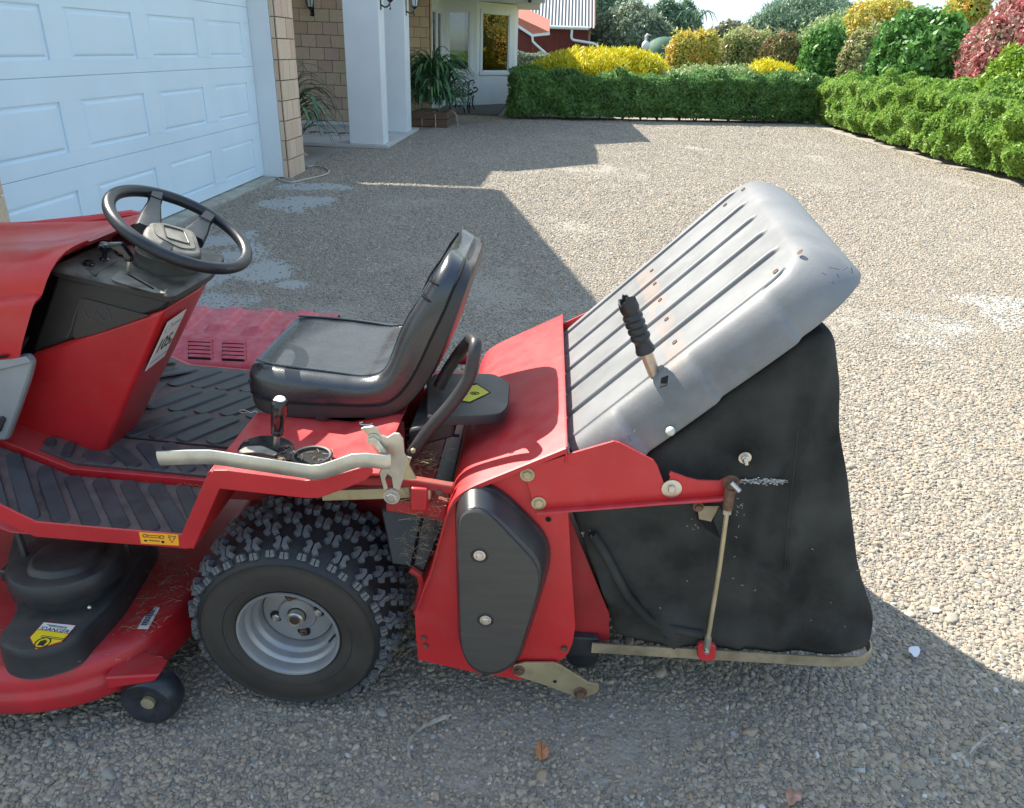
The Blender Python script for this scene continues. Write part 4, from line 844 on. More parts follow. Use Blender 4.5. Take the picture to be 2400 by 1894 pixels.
for k in (0.02,.1,.2,.3,.4,.5,.6,.7,.78,.85,.91,.96,.99):
    rg_ = []
    for v in bo:
        x, z = bcx+(v.x-bcx)*k, bcz+(v.z-bcz)*k; e = max(0, (k-.9)/.1); rg_.append(Vector((x, 1.478-1.7*fold(x, z)-.005*math.sin((x*.9+.12*z)*46)*max(0, min(1, (x-.45)/.15))*max(0, min(1, (1.0-z)/.3))-.004*(1-k)+.010*e*e, z)))
    ringsb.append(rg_)
for y, k in ((1.50,1.0),(1.56,1.0),(1.62,1.0),(1.72,1.0),(1.84,1.0),(1.96,1.0),(2.08,1.0),(2.2,1.0),(2.27,.985),(2.285,.9),(2.285,.02)):
    rg_ = []
    for v in bo:
        x, z = bcx+(v.x-bcx)*k, bcz+(v.z-bcz)*k
        low = max(0, min(1, (.40-z)/.2)); rearf = max(0, min(1, (x-.62)/.2)); cor = max(0, .11-(y-1.478))/.11
        x -= rearf*cor**2*.045*low; rg_.append(Vector((x+rearf*.0015*mnoise.noise(Vector((y*6, z*5, 1))), y, z)))
    ringsb.append(rg_)
bm_.loft(ringsb, True, True)
bag = P('grass_bag', bm_, FAB, smooth=60)
# hem roll along the front edge and bottom, chalk line, hole, studs, threads
hem = [U('b2', u, v, 1, 1.462) for u, v in [(225,640),(290,740),(360,870),(430,1010),(520,1110),(600,1180),(760,1220),(880,1240)]]
build('bag_hem', MB().tube(fil([tuple(p) for p in hem], .05, 3, closed=False), .011, 8, rs=None), FAB, bag, smooth=60)
chk = MB()
for i in range(260):
    t = R_.random(); u = 1090+t*295; v = 326+R_.gauss(0, 4+5*math.sin(t*3.14)); p = U('b2', u, v, 1, 1.466); s_ = R_.uniform(.0006,.0016); chk.box(p.x-s_*1.6, p.x+s_*1.6, p.y-.0012, p.y, p.z-s_*.6, p.z+s_*.6)
ck = build('chalk_line', chk, pmat('chalk', (.55,.56,.55), .9), bag, smooth=0, kind='stuff')
seam = [U('b2', u, v, 1, 1.4585) for u, v in [(1448,20),(1432,180),(1405,400),(1382,640),(1370,860)]]
build('bag_seam', MB().tube([p+Vector((0,-.003,0)) for p in seam], .0018, 6), FAB, bag, smooth=60)
build('torn_hole', MB().pxz(XZ('b2', 1.462, [(830,490),(930,480),(1010,470),(1030,560),(990,665),(900,600),(850,550)]), 1.4575, 1.459), BLKHOLE, bag, smooth=0)
build('frame_glimpse', MB().pxz(XZ('b2', 1.458, [(850,470),(985,468),(930,560),(860,545)]), 1.4535, 1.4550), FLATB, bag, smooth=0)
build('bag_flap', MB().slab([U('b2',u,v,1,1.450) for u,v in [(985,475),(1020,560),(992,672),(945,560)]], (0,.004,0)), FAB, bag, bevel=.003)
for u, v in ((1135,185),): bolt('b2', u, v, 1.462, .009, mat=STEEL, name='bag_stud', head=12, d=.010)
P('bag_pin', MB().tube([U('b2',1135,190,1,1.452), U('b2',1145,228,1,1.448)], .005, 8), STEEL)
bolt('b2', 857, 478, 1.447, .008, mat=RUST)
lint = MB()
for i in range(34):
    u, v = R_.choice([(R_.uniform(780,860), R_.uniform(500,620)), (R_.uniform(1080,1130), R_.uniform(420,600)), (R_.uniform(600,1800), R_.uniform(620,1250)), (R_.uniform(150,230), R_.uniform(620,680))]); p = U('b2', u, v, 1, 1.455); a = R_.uniform(0, 6.28); l = R_.uniform(.002,.005)
    lint.tube([p, p+Vector((math.cos(a)*l, -.002, math.sin(a)*l)), p+Vector((math.cos(a+.8)*l*1.6, -.001, math.sin(a+.8)*l*1.6))], .00045, 3)
build('lint', lint, pmat('lint', (.5,.48,.42), .9), bag, smooth=0, kind='stuff')
# flat bar frame round the bottom, lift rod
fbz = .198; fbp = [(.172,1.462),(.50,1.462),(.76,1.462)]+[(p[0],p[1]) for p in fil([(.76,1.462,0),(.872,1.462,0),(.872,1.60,0)], .10, 10, closed=False)]+[(.872,1.60),(.872,2.15)]
fb2 = []
for x, y in fbp:
    if not fb2 or (Vector((x,y,0))-Vector((fb2[-1][0],fb2[-1][1],0))).length > .004: fb2.append((x, y, fbz+.024*max(0,(x-.76)/.13)**2))
P('bag_frame_bar', MB().tube(fb2, .0022, 4, ry=.015, up=(0,0,1)), FLATB, smooth=30)
P('frame_clip', MB().pxz(XZ('b2', 1.452, [(850,1300),(870,1285),(930,1285),(960,1300),(955,1375),(930,1388),(870,1385),(850,1360)]), 1.444, 1.459), REDC, bevel=.003)
rt_, rb_ = U('b2', 1048, 372, 1, 1.405), U('b2', 905, 1335, 1, 1.430)
rod = P('lift_rod', MB().tube([rt_.lerp(rb_, .12), rt_.lerp(rb_, .45)+Vector((.002,0,0)), rt_.lerp(rb_, .93)], .0052, 10), BRASSY)
build('rod_end', MB().tube([rt_, rt_.lerp(rb_, .11)], .0115, 12), RUST, rod, bevel=.002); build('rod_nut', MB().tube([rt_.lerp(rb_, .11), rt_.lerp(rb_, .135)], .0095, 6), STEEL, rod, smooth=20)
build('rod_fork', MB().tube([rt_.lerp(rb_, .90), rt_.lerp(rb_, 1.0)], .0085, 10), STEEL, rod)
bolt('b2', 1052, 335, 1.418, .012, mat=RUST, d=.016); p = U('b2', 1068, 350, 1, 1.40); P('rod_pin', MB().tube([p+Vector((-.006,0,.006)), p+Vector((.012,-.01,-.008))], .006, 10), STEEL)
bolt('b2', 905, 1338, 1.424, .006, mat=STEEL, wash=False)
# rust-tinted stain where a strap used to lie across the lid: a band in the lid's own length direction
n_ = LID.node_tree; N = n_.nodes; L = n_.links; b_ = N['Principled BSDF']; src = b_.inputs['Base Color'].links[0].from_socket
tc = N.new('ShaderNodeTexCoord'); dp = N.new('ShaderNodeVectorMath'); dp.operation = 'DOT_PRODUCT'; dp.inputs[1].default_value = tuple(es); L.new(tc.outputs['Object'], dp.inputs[0])
s0_ = (lidpt(603,740)-O).dot(es)-.012; k0_ = (O-WL[lid.name]).dot(es)+s0_
sb2 = N.new('ShaderNodeMath'); sb2.operation = 'SUBTRACT'; sb2.inputs[1].default_value = k0_; L.new(dp.outputs['Value'], sb2.inputs[0]); ab2 = N.new('ShaderNodeMath'); ab2.operation = 'ABSOLUTE'; L.new(sb2.outputs[0], ab2.inputs[0])
r1 = N.new('ShaderNodeMapRange'); r1.inputs[1].default_value = .030; r1.inputs[2].default_value = .022; r1.inputs[3].default_value = 0; r1.inputs[4].default_value = 1; L.new(ab2.outputs[0], r1.inputs[0])
nz2 = N.new('ShaderNodeTexNoise'); nz2.inputs['Scale'].default_value = 16; nz2.inputs['Detail'].default_value = 5; L.new(tc.outputs['Object'], nz2.inputs[0]); r2 = N.new('ShaderNodeMapRange'); r2.inputs[1].default_value = .42; r2.inputs[2].default_value = .66; r2.inputs[4].default_value = .42; L.new(nz2.outputs[0], r2.inputs[0])
ml = N.new('ShaderNodeMath'); ml.operation = 'MULTIPLY'; L.new(r1.outputs[0], ml.inputs[0]); L.new(r2.outputs[0], ml.inputs[1])
mx = N.new('ShaderNodeMix'); mx.data_type = 'RGBA'; mx.inputs[7].default_value = (.36,.22,.15,1); L.new(ml.outputs[0], mx.inputs[0]); L.new(src, mx.inputs[6]); L.new(mx.outputs[2], b_.inputs['Base Color'])
# =================================================================== GROUND
def vnoise(x, y, s, seed=0):
    return mnoise.noise(Vector((x*s+seed*13.7, y*s-seed*7.1, seed*3.3)))
PATCH = []
for zn, u, v, ru, rv in [('D',460,560,75,45),('D',470,640,70,26),('D',640,430,75,16),('D',480,505,60,18),('D',650,395,80,8),('D',560,570,60,22),('D',2060,680,170,22),('D',2130,640,120,12),('D',1960,720,90,10),('D',620,600,30,8)]:
    c = U(zn, u, v, 2, 0); ex = (U(zn, u+ru, v, 2, 0)-c).length; ey = (U(zn, u, v-rv, 2, 0)-c).length; PATCH.append((c.x, c.y, ex, ey))
def bare(x, y):
    m = 0
    for cx, cy, ex, ey in PATCH:
        d = ((x-cx)/ex)**2+((y-cy)/ey)**2
        if d < 2.2: m = max(m, (1-d/1.6)*(.16 if cx > 1 else .80))
    if m <= -.3: return 0
    if x > 1: return .34*max(0, min(1, (m*4+.75*vnoise(x, y, 1.7)+.6*vnoise(x, y, 5.5, 2)-.10)*2)) if m > 0 else 0
    return max(0, min(1, (m+.75*vnoise(x, y, 1.7)+.45*vnoise(x, y, 5.5, 2)-.10)*2.2)) if m > 0 else 0
def dirt(x, y):      # thin places where fine soil shows between the stones
    v = .5+.9*vnoise(x, y, .8, 4)+.55*vnoise(x, y, 2.6, 5)+.3*vnoise(x, y, 7, 6)
    for cx, cy, r in ((.12,1.50,.22),(-.05,1.52,.18),(.30,1.44,.2),(-.15,1.40,.16),(-.72,1.33,.14),(-1.2,4.6,.9),(-1.6,8.9,.7)):
        v -= .55*math.exp(-((x-cx)**2+(y-cy)**2)/r**2)
    return max(0, min(1, .38-v*.9+.15))
gx = np.concatenate([np.linspace(-5.4, -3.45, 12), np.linspace(-3.4, 2.5, 150), np.linspace(2.6, 7.2, 60)]); gy = np.concatenate([np.linspace(-6, .9, 20), np.linspace(1, 10, 210), np.linspace(10.1, 22.2, 90)])
V = []; B = []; DD = []
for y in gy:
    for x in gx:
        z = .010*vnoise(x, y, .9, 9)+.006*vnoise(x, y, 2.4, 8)
        V.append((x, y, z)); B.append(bare(x, y)); DD.append(dirt(x, y))
nx = len(gx); Fc = [(j*nx+i, j*nx+i+1, (j+1)*nx+i+1, (j+1)*nx+i) for j in range(len(gy)-1) for i in range(nx-1)]
me = bpy.data.meshes.new('gravel_drive'); me.from_pydata(V, [], Fc); me.shade_smooth()
at = me.attributes.new('bare', 'FLOAT', 'POINT'); at.data.foreach_set('value', B)
at = me.attributes.new('dirt', 'FLOAT', 'POINT'); at.data.foreach_set('value', DD)
gm_ = bpy.data.materials.new('gravel_bed'); gm_.use_nodes = True; N = gm_.node_tree.nodes; L = gm_.node_tree.links; b = N['Principled BSDF']; b.inputs['Roughness'].default_value = .9
tc = N.new('ShaderNodeTexCoord')
vo = N.new('ShaderNodeTexVoronoi'); vo.inputs['Scale'].default_value = 75; L.new(tc.outputs['Object'], vo.inputs[0])
nz = N.new('ShaderNodeTexNoise'); nz.inputs['Scale'].default_value = 9; nz.inputs['Detail'].default_value = 10; nz.inputs['Roughness'].default_value = .75; L.new(tc.outputs['Object'], nz.inputs[0])
cr = N.new('ShaderNodeValToRGB'); cr.color_ramp.elements[0].color = (.20,.162,.12,1); cr.color_ramp.elements[1].color = (.41,.34,.255,1); L.new(vo.outputs['Color'], cr.inputs[0])
soil = N.new('ShaderNodeValToRGB'); soil.color_ramp.elements[0].color = (.20,.16,.11,1); soil.color_ramp.elements[1].color = (.36,.29,.205,1); L.new(nz.outputs[0], soil.inputs[0])
ad = N.new('ShaderNodeAttribute'); ad.attribute_name = 'dirt'; ab = N.new('ShaderNodeAttribute'); ab.attribute_name = 'bare'
m1 = N.new('ShaderNodeMix'); m1.data_type = 'RGBA'; L.new(ad.outputs['Fac'], m1.inputs[0]); L.new(cr.outputs[0], m1.inputs[6]); L.new(soil.outputs[0], m1.inputs[7])
m2 = N.new('ShaderNodeMix'); m2.data_type = 'RGBA'; m2.inputs[7].default_value = (.36,.355,.33,1)
n5 = N.new('ShaderNodeTexNoise'); n5.inputs['Scale'].default_value = 30; n5.inputs['Detail'].default_value = 5; L.new(tc.outputs['Object'], n5.inputs[0])
mm = N.new('ShaderNodeMath'); mm.operation = 'MULTIPLY_ADD'; mm.inputs[1].default_value = 1.1; L.new(ab.outputs['Fac'], mm.inputs[0]); 
m3 = N.new('ShaderNodeMath'); m3.operation = 'SUBTRACT'; m3.use_clamp = True; L.new(mm.outputs[0], m3.inputs[0]); m4 = N.new('ShaderNodeMath'); m4.operation = 'MULTIPLY'; m4.inputs[1].default_value = .45; L.new(n5.outputs[0], m4.inputs[0]); L.new(m4.outputs[0], m3.inputs[1])
m5 = N.new('ShaderNodeMath'); m5.operation = 'MULTIPLY'; m5.inputs[1].default_value = 1.5; m5.use_clamp = True; L.new(m3.outputs[0], m5.inputs[0])
L.new(m5.outputs[0], m2.inputs[0]); L.new(m1.outputs[2], m2.inputs[6]); L.new(m2.outputs[2], b.inputs['Base Color'])
bp = N.new('ShaderNodeBump'); bp.inputs['Strength'].default_value = .9; bp.inputs['Distance'].default_value = .006; bp.invert = True
mh = N.new('ShaderNodeMix'); mh.inputs[0].default_value = .25; L.new(vo.outputs['Distance'], mh.inputs[2]); L.new(nz.outputs[0], mh.inputs[3]); L.new(mh.outputs[0], bp.inputs['Height']); L.new(bp.outputs[0], b.inputs['Normal'])
me.materials.append(gm_); go_ = link('gravel_drive', me); setp(go_, kind='structure')
# --- loose stones : points with attributes, instanced
PX, SC, RO = [], [], []
rs_ = np.random.RandomState(3)
def layer(yA, yB, pitch, smin, smax, xl, xr, keep=1.0):
    y = yA
    while y < yB:
        p = pitch(y); x0 = xl(y); n = int((xr(y)-x0)/p)
        xs = x0+(np.arange(n)+rs_.rand(n))*p; ys = y+rs_.rand(n)*p*1.2; r = rs_.rand(n)
        for x_, y_, q in zip(xs, ys, r):
            if q > keep: continue
            bb = bare(x_, y_) if (x_ < .3 and y_ > 3.5) or x_ > 3 else 0
            if bb > .15 and rs_.rand() < .55+.42*bb: continue
            d_ = dirt(x_, y_)
            if d_ > .30 and rs_.rand() < (d_-.30)*1.1: continue
            s = (smin+(smax-smin)*rs_.rand()**2.6)*(p/pitch(max(2.0, yA)))**.8*(1-.35*min(1, max(0, d_-.2)*1.5))*.92
            PX.append((x_, y_, .010*vnoise(x_, y_, .9, 9)+.006*vnoise(x_, y_, 2.4, 8)+s*.16)); SC.append((s*(.8+.6*rs_.rand()), s*(.75+.4*rs_.rand()), s*(.42+.35*rs_.rand()))); RO.append((rs_.randn()*.25, rs_.randn()*.25, rs_.rand()*6.28))
        y += p
xl = lambda y: max(-3.3, -1.35-.62*(y-1.1)); xr = lambda y: min(6.8, 2.1+.75*(y-1.1))
layer(.9, 4.2, lambda y: .0074+.0014*max(0, y-2), .0037, .0108, xl, xr)
layer(4.2, 10.5, lambda y: .0112+.0019*(y-4.2), .0050, .0105, xl, xr)
layer(10.5, 21, lambda y: .0235+.0022*(y-10.5), .0080, .0135, xl, xr)
layer(1.02, 3.2, lambda y: .055, .011, .021, xl, xr, .30)
pm = bpy.data.meshes.new('gravel_stones'); pm.from_pydata(PX, [], [])
pm.attributes.new('scl', 'FLOAT_VECTOR', 'POINT').data.foreach_set('vector', np.array(SC).ravel()); pm.attributes.new('rot', 'FLOAT_VECTOR', 'POINT').data.foreach_set('vector', np.array(RO).ravel())
print('stones', len(PX))
st = link('gravel_stones', pm); setp(st, kind='stuff')
stm = bpy.data.materials.new('river_stone'); stm.use_nodes = True; N = stm.node_tree.nodes; L = stm.node_tree.links; b = N['Principled BSDF']; b.inputs['Roughness'].default_value = .75
oi = N.new('ShaderNodeObjectInfo'); cr = N.new('ShaderNodeValToRGB'); cr.color_ramp.interpolation = 'LINEAR'
els = [(0,(.20,.185,.16)),(.16,(.26,.23,.185)),(.32,(.33,.275,.205)),(.5,(.39,.325,.24)),(.62,(.30,.265,.215)),(.76,(.45,.375,.28)),(.86,(.37,.27,.19)),(.93,(.49,.43,.34)),(.985,(.17,.18,.18)),(1,(.62,.59,.54))]
cr.color_ramp.elements[0].color = (*els[0][1], 1); cr.color_ramp.elements[1].position = 1; cr.color_ramp.elements[1].color = (*els[-1][1], 1)
for p_, c_ in els[1:-1]: e = cr.color_ramp.elements.new(p_); e.color = (*c_, 1)
L.new(oi.outputs['Random'], cr.inputs[0]); tc = N.new('ShaderNodeTexCoord'); nz = N.new('ShaderNodeTexNoise'); nz.inputs['Scale'].default_value = 3; L.new(tc.outputs['Object'], nz.inputs[0])
mr = N.new('ShaderNodeMapRange'); mr.inputs[3].default_value = .72; mr.inputs[4].default_value = 1.15; L.new(nz.outputs[0], mr.inputs[0]); hs = N.new('ShaderNodeHueSaturation'); L.new(mr.outputs[0], hs.inputs['Value']); L.new(cr.outputs[0], hs.inputs['Color']); L.new(hs.outputs[0], b.inputs['Base Color'])
ng = bpy.data.node_groups.new('scatter_stones', 'GeometryNodeTree'); ng.interface.new_socket('Geometry', in_out='INPUT', socket_type='NodeSocketGeometry'); ng.interface.new_socket('Geometry', in_out='OUTPUT', socket_type='NodeSocketGeometry')
G = ng.nodes; K = ng.links; gi_ = G.new('NodeGroupInput'); go2 = G.new('NodeGroupOutput'); iop = G.new('GeometryNodeInstanceOnPoints'); jn = G.new('GeometryNodeJoinGeometry')
for k in range(5):
    ic = G.new('GeometryNodeMeshIcoSphere'); ic.inputs['Radius'].default_value = 1; ic.inputs['Subdivisions'].default_value = 2 if k != 3 else 2
    nt_ = G.new('ShaderNodeTexNoise'); nt_.noise_dimensions = '4D'; nt_.inputs['W'].default_value = k*3.7; nt_.inputs['Scale'].default_value = .75; nt_.inputs['Detail'].default_value = 1
    sb_ = G.new('ShaderNodeVectorMath'); sb_.operation = 'SUBTRACT'; sb_.inputs[1].default_value = (.5,.5,.5); K.new(nt_.outputs['Color'], sb_.inputs[0])
    sc3 = G.new('ShaderNodeVectorMath'); sc3.operation = 'SCALE'; sc3.inputs['Scale'].default_value = 1.7; K.new(sb_.outputs[0], sc3.inputs[0])
    sp_ = G.new('GeometryNodeSetPosition'); K.new(ic.outputs['Mesh'], sp_.inputs['Geometry']); K.new(sc3.outputs[0], sp_.inputs['Offset'])
    ss_ = G.new('GeometryNodeSetShadeSmooth'); K.new(sp_.outputs[0], ss_.inputs[0]); smt = G.new('GeometryNodeSetMaterial'); smt.inputs['Material'].default_value = stm; K.new(ss_.outputs[0], smt.inputs[0])
    g2i = G.new('GeometryNodeGeometryToInstance'); K.new(smt.outputs[0], g2i.inputs[0]); K.new(g2i.outputs[0], jn.inputs[0])
na1 = G.new('GeometryNodeInputNamedAttribute'); na1.data_type = 'FLOAT_VECTOR'; na1.inputs[0].default_value = 'scl'; na2 = G.new('GeometryNodeInputNamedAttribute'); na2.data_type = 'FLOAT_VECTOR'; na2.inputs[0].default_value = 'rot'
K.new(gi_.outputs[0], iop.inputs['Points']); K.new(jn.outputs[0], iop.inputs['Instance']); iop.inputs['Pick Instance'].default_value = True
K.new(na1.outputs[0], iop.inputs['Scale']); K.new(na2.outputs[0], iop.inputs['Rotation']); K.new(iop.outputs[0], go2.inputs[0])
md = st.modifiers.new('scatter', 'NODES'); md.node_group = ng
# wide ground beyond the drive
GRASS = pmat('lawn', (.06,.10,.02), .9, var=.4, vs_=3, bump=.3, bs=40)
SOIL = pmat('garden_soil', (.12,.09,.06), .95, var=.4, vs_=6, bump=.5, bs=30)
setp(build('ground', MB().box(-600,600,-300,900,-.9,-.03), GRASS, smooth=0), kind='structure')
setp(build('garden_bed', MB().add([(-.9,19.5,-.012),(6.95,21.6,-.012),(6.6,9.0,-.012),(6.4,-2,-.012),(12,-2,-.012),(14,32,-.012),(-1.5,32,-.012)], [(0,1,2,3,4,5,6)]), SOIL, smooth=0), kind='structure')
# litter
LEAFB = pmat('dry_leaf', (.50,.22,.10), .55, var=.15, vs_=40)
def leaf_thing(zn, pts, label, z=.018, mid=None, grp=None, name='fallen_leaf', mat_=None):
    q = [U(zn, u, v, 2, z) for u, v in pts]; c = sum(q, Vector())/len(q); n = len(q)
    b = MB(); V = [c+Vector((0,0,.004))]+[p+Vector((0,0,.0025*math.sin(i*2.1))) for i, p in enumerate(q)]
    b.add(V+[v-Vector((0,0,.0008)) for v in V], [(0, i+1, (i+1) % n+1) for i in range(n)]+[(n+1, (i+1) % n+n+2, i+n+2) for i in range(n)])
    r = empty(name, (c.x, c.y, 0), label, 'leaf', grp); build('leaf_blade', b, mat_ or LEAFB, r, smooth=0)
    if mid: a, d = [U(zn, u, v, 2, z+.0045) for u, v in mid]; build('leaf_vein', MB().tube([a, (a+d)/2+Vector((0,0,.002)), d], .0008, 4), pmat('vein', (.2,.08,.04), .6), r)
def gq(zn_, pts): return pts
ZO['b5'] = (600,1550,2.4044); ZO['b7'] = (1700,1300,2.8757)
leaf_thing('b5', [(1608,450),(1590,460),(1576,485),(1572,515),(1584,540),(1604,556),(1611,548),(1620,557),(1638,540),(1650,515),(1645,482),(1628,460)], 'tan oval fallen leaf with a dark midrib on the gravel below the belt guard', mid=((1608,452),(1611,552)), grp='fallen leaves on the gravel')
leaf_thing('b7', [(415,1570),(440,1568),(455,1590),(490,1590),(515,1625),(510,1650),(480,1660),(455,1690),(425,1685),(412,1640),(405,1610)], 'crumpled pinkish brown leaf at the bottom edge of the photo', grp='fallen leaves on the gravel', mat_=pmat('pink_leaf', (.45,.24,.17), .7, var=.3, vs_=60))
TW = pmat('weathered_twig', (.34,.31,.27), .85, var=.4, vs_=60)
def twig(zn, pts, r0, label, rs=None):
    p = [U(zn, u, v, 2, .020) for u, v in pts]; c = p[len(p)//2]; n = len(p)
    o = build('twig', MB().tube(p, r0, 7, rs=rs), TW, loc=(c.x, c.y, 0)); setp(o, label, 'twig', 'twigs on the gravel')
twig('b5', [(876,560),(862,525),(858,480),(872,430),(905,395),(950,365),(1010,335),(1060,315),(1100,300)], .0042, 'pale curved dead twig on the gravel behind the near rear tyre', rs=[.6,1,.8,.9,.8,1.1,1.6,1.5,.5])
twig('b7', [(1640,1355),(1665,1310),(1740,1240),(1800,1205),(1880,1180),(1960,1140)], .0032, 'thin straight grey twig near the lower right corner of the gravel', rs=[.5,1,1.2,.9,1,.6])
q = [U('b7', u, v, 2, .022) for u, v in [(1235,630),(1255,622),(1300,622),(1313,645),(1305,675),(1290,692),(1270,692),(1255,672),(1233,655)]]; c = sum(q, Vector())/len(q)
o = build('plastic_scrap', MB().slab(q, (0,0,.003)), pmat('white_scrap', (.72,.72,.76), .5, var=.1), loc=(c.x, c.y, 0), bevel=.001); setp(o, 'small white plastic scrap on the gravel right of the grass bag', 'scrap')
hz = [U('z1', u, v, 2, .015) for u, v in [(1655,1090),(1700,1105),(1745,1115),(1785,1145),(1850,1158),(1910,1143),(1980,1128),(2050,1112),(2090,1092),(2082,1075),(2050,1060),(1990,1050),(1950,1058)]]
o = build('cable', MB().tube(fil([tuple(p) for p in hz], .2, 3, closed=False), .010, 8), pmat('cream_cable', (.5,.45,.36), .5), loc=(hz[3].x, hz[3].y, 0)); setp(o, 'cream cable lying loose on the gravel at the foot of the brick pier', 'cable')

# =================================================================== RED PANEL LYING BEHIND THE MOWER
PANM = pmat('faded_red_panel', (.52,.04,.06), .42, var=.1, vs_=6, dust=.5, dcol=(.62,.24,.27))
pn = empty('body_panel', (-1.6, 3.5, 0), 'faded red ribbed plastic panel with louvre slots lying on gravel behind the mower', 'panel')
xs0, xs1 = -1.99, -1.10
pf = [(3.335,.005),(3.330,.10),(3.336,.118),(3.352,.130),(3.50,.165),(3.53,.178),(3.56,.182)]
b = MB(); X = sorted(set([xs0, xs0+.01, xs0+.03]+list(np.linspace(xs0+.06, xs1, 110))))
ribc = [-1.86,-1.665,-1.47,-1.275]
def rel(x, t): return max([.030*max(0, min(1, (.058-abs(x-c))/.022)) for c in ribc])*max(0, min(1, (t-.06)/.06))*max(0, min(1, (.97-t)/.05))
rows_ = [[Vector((x+(.03 if False else 0), y, z*(1 if x > xs0+.02 else .93))) for x in X] for y, z in pf]
for t in np.linspace(.03, 1, 18): rows_.append([Vector((x, 3.56+t*.36, .182+t*.018+rel(x, t)-(.02 if x < xs0+.005 else 0))) for x in X])
rows_.append([Vector((x, 3.935, .17)) for x in X]); rows_.append([Vector((x, 3.94, .0)) for x in X])
b.loft(rows_, False, False); n_ = len(pf)
b.box(xs0-.004, xs0, 3.335, 3.94, 0, .175)
build('panel_shell', b, PANM, pn, smooth=50)
for u0, u1 in ((1378,1552),(1618,1790)):
    for k in range(5):
        v = 1342+k*20.5-(10 if u0 > 1500 else 0); y_ = 3.352+(.148)*(4-k)/4.6+.006; z_ = .130+.035*(4-k)/4.6
        a = U('z4', u0+(4-k)*2, v, 1, y_+.01).x; c = U('z4', u1, v, 1, y_+.01).x
        lv = build('louvre', MB().loft([[Vector((x,y_-.004,z_+.004)), Vector((x,y_+.020,z_+.018)), Vector((x,y_+.022,z_+.010))] for x in (a, c)], True, True), PANM, pn)
        build('louvre_gap', MB().slab([(a+.004,y_-.0055,z_-.0002),(c-.004,y_-.0055,z_-.0002),(c-.004,y_-.004,z_+.0125),(a+.004,y_-.004,z_+.0125)], (0,-.0006,.0)), BLKHOLE, lv, smooth=0)
0 and setp(build('grass_blade', MB().tube([(-1.66,3.30,.20),(-1.62,3.30,.235),(-1.585,3.30,.235),(-1.56,3.3,.22)], .0035, 4), pmat('dry_stem', (.1,.05,.04), .8), pn))

# =================================================================== HOUSE
house = empty('house', (-3.5, 7, 0), 'white and tan-brick house with garage door, entrance porch and bay window on the left', 'house')
def H(name, mb, mat, parent=None, **k): return build(name, mb, mat, parent or house, **k)
MORT = pmat('mortar', (.26,.20,.15), .9, var=.2, vs_=10)
BRM = []
for i, c in enumerate([(.66,.48,.35),(.70,.54,.40),(.62,.44,.32),(.72,.54,.41),(.66,.52,.37),(.66,.46,.38)]): BRM.append(pmat('brick_face_%d' % i, c, .85, var=.12, vs_=9, bump=.4, bs=90, wear=.2, wcol=(.40,.36,.28)))
def bmesh_box(w_, h, t, mat_): return protomesh('brick', MB().box(-w_/2, w_/2, -t, 0, -h/2, h/2), mat_)
BRL = [bmesh_box(1, 1, 1, m_) for m_ in BRM]
def bricks(org, du, W, z0, z1, ph, bw, par, out, thick=.014, j=.011, off=0):
    """unit bricks proud of the mortar: org corner, du direction, out normal"""
    org = Vector(org); du = Vector(du); out = Vector(out); k = 0; z = z0
    while z+ph*.5 < z1:
        zt = min(z+ph, z1); x = -bw*(.5 if (k+off) % 2 else 0)
        while x < W-1e-4:
            a = max(0, x); e = min(W, x+bw)
            if e-a > .04:
                c = org+du*((a+e)/2)+Vector((0,0,(z+zt)/2)); w_ = e-a-j*(1 if 1 else 0); h = zt-z-j
                me_ = R_.choice(BRL); M_ = Matrix((du*w_, -out*thick*R_.uniform(.85,1.1), Vector((0,0,h)))).transposed().to_4x4(); M_.translation = c+out*thick
                inst('brick', me_, par, M_)
            x += bw
        z += ph; k += 1
# garage
XD = -3.5
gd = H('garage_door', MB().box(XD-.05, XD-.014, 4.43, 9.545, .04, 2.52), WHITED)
for r in range(4):
    zb = .040+.6165*r; zt = zb+.612; s_ = MB(); ym_ = [4.43]; xf = XD
    pz0, pz1 = zb+.105, zb+.455
    pys = [(4.68,5.635),(5.905,6.865),(7.135,8.09),(8.360,9.29)]
    s_.box(XD-.016, XD, 4.435, 9.540, zb, pz0); s_.box(XD-.016, XD, 4.435, 9.540, pz1, zt)
    e_ = [4.435]+[v for p in pys for v in p]+[9.540]
    for k in range(0, len(e_), 2): s_.box(XD-.016, XD, e_[k], e_[k+1], pz0, pz1)
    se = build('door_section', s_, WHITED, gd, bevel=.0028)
    for a, c in pys:
        R3 = []
        for i_, dx in ((.0,-.0155),(.030,-.0150),(.046,-.004),(.060,-.0015),(.066,-.0015)): R3.append([Vector((XD+dx, y, z)) for y, z in ((a+i_, pz0+i_*.75),(c-i_, pz0+i_*.75),(c-i_, pz1-i_*.75),(a+i_, pz1-i_*.75))])
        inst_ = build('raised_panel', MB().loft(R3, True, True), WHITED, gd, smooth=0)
H('door_jamb', MB().box(XD-.05, -3.255, 9.547, 9.570, .02, 2.60), WHITE, bevel=.003)
H('door_jamb', MB().box(XD-.05, -3.255, 4.405, 4.428, .02, 2.60), WHITE, bevel=.003)
H('door_head', MB().box(XD-.05, -3.255, 4.43, 9.546, 2.53, 2.62), WHITE)
CONC = pmat('old_concrete', (.40,.37,.30), .9, var=.3, vs_=5, wear=.4, wcol=(.2,.19,.14), bump=.6, bs=40)
H('garage_sill', MB().pxy([(-3.56,4.3),(-3.345,4.3),(-3.335,6.2),(-3.35,7.5),(-3.32,9.1),(-3.325,9.53),(-3.56,9.53)], -.02, .028), CONC, bevel=.012, seg=3)
pier = H('brick_pier', MB().box(-3.55, -3.212, 9.572, 10.205, 0, 2.95), MORT)
bricks((-3.212, 9.562, 0), (0,1,0), .643, .0, 2.7, .2255, .232, pier, (1,0,0))
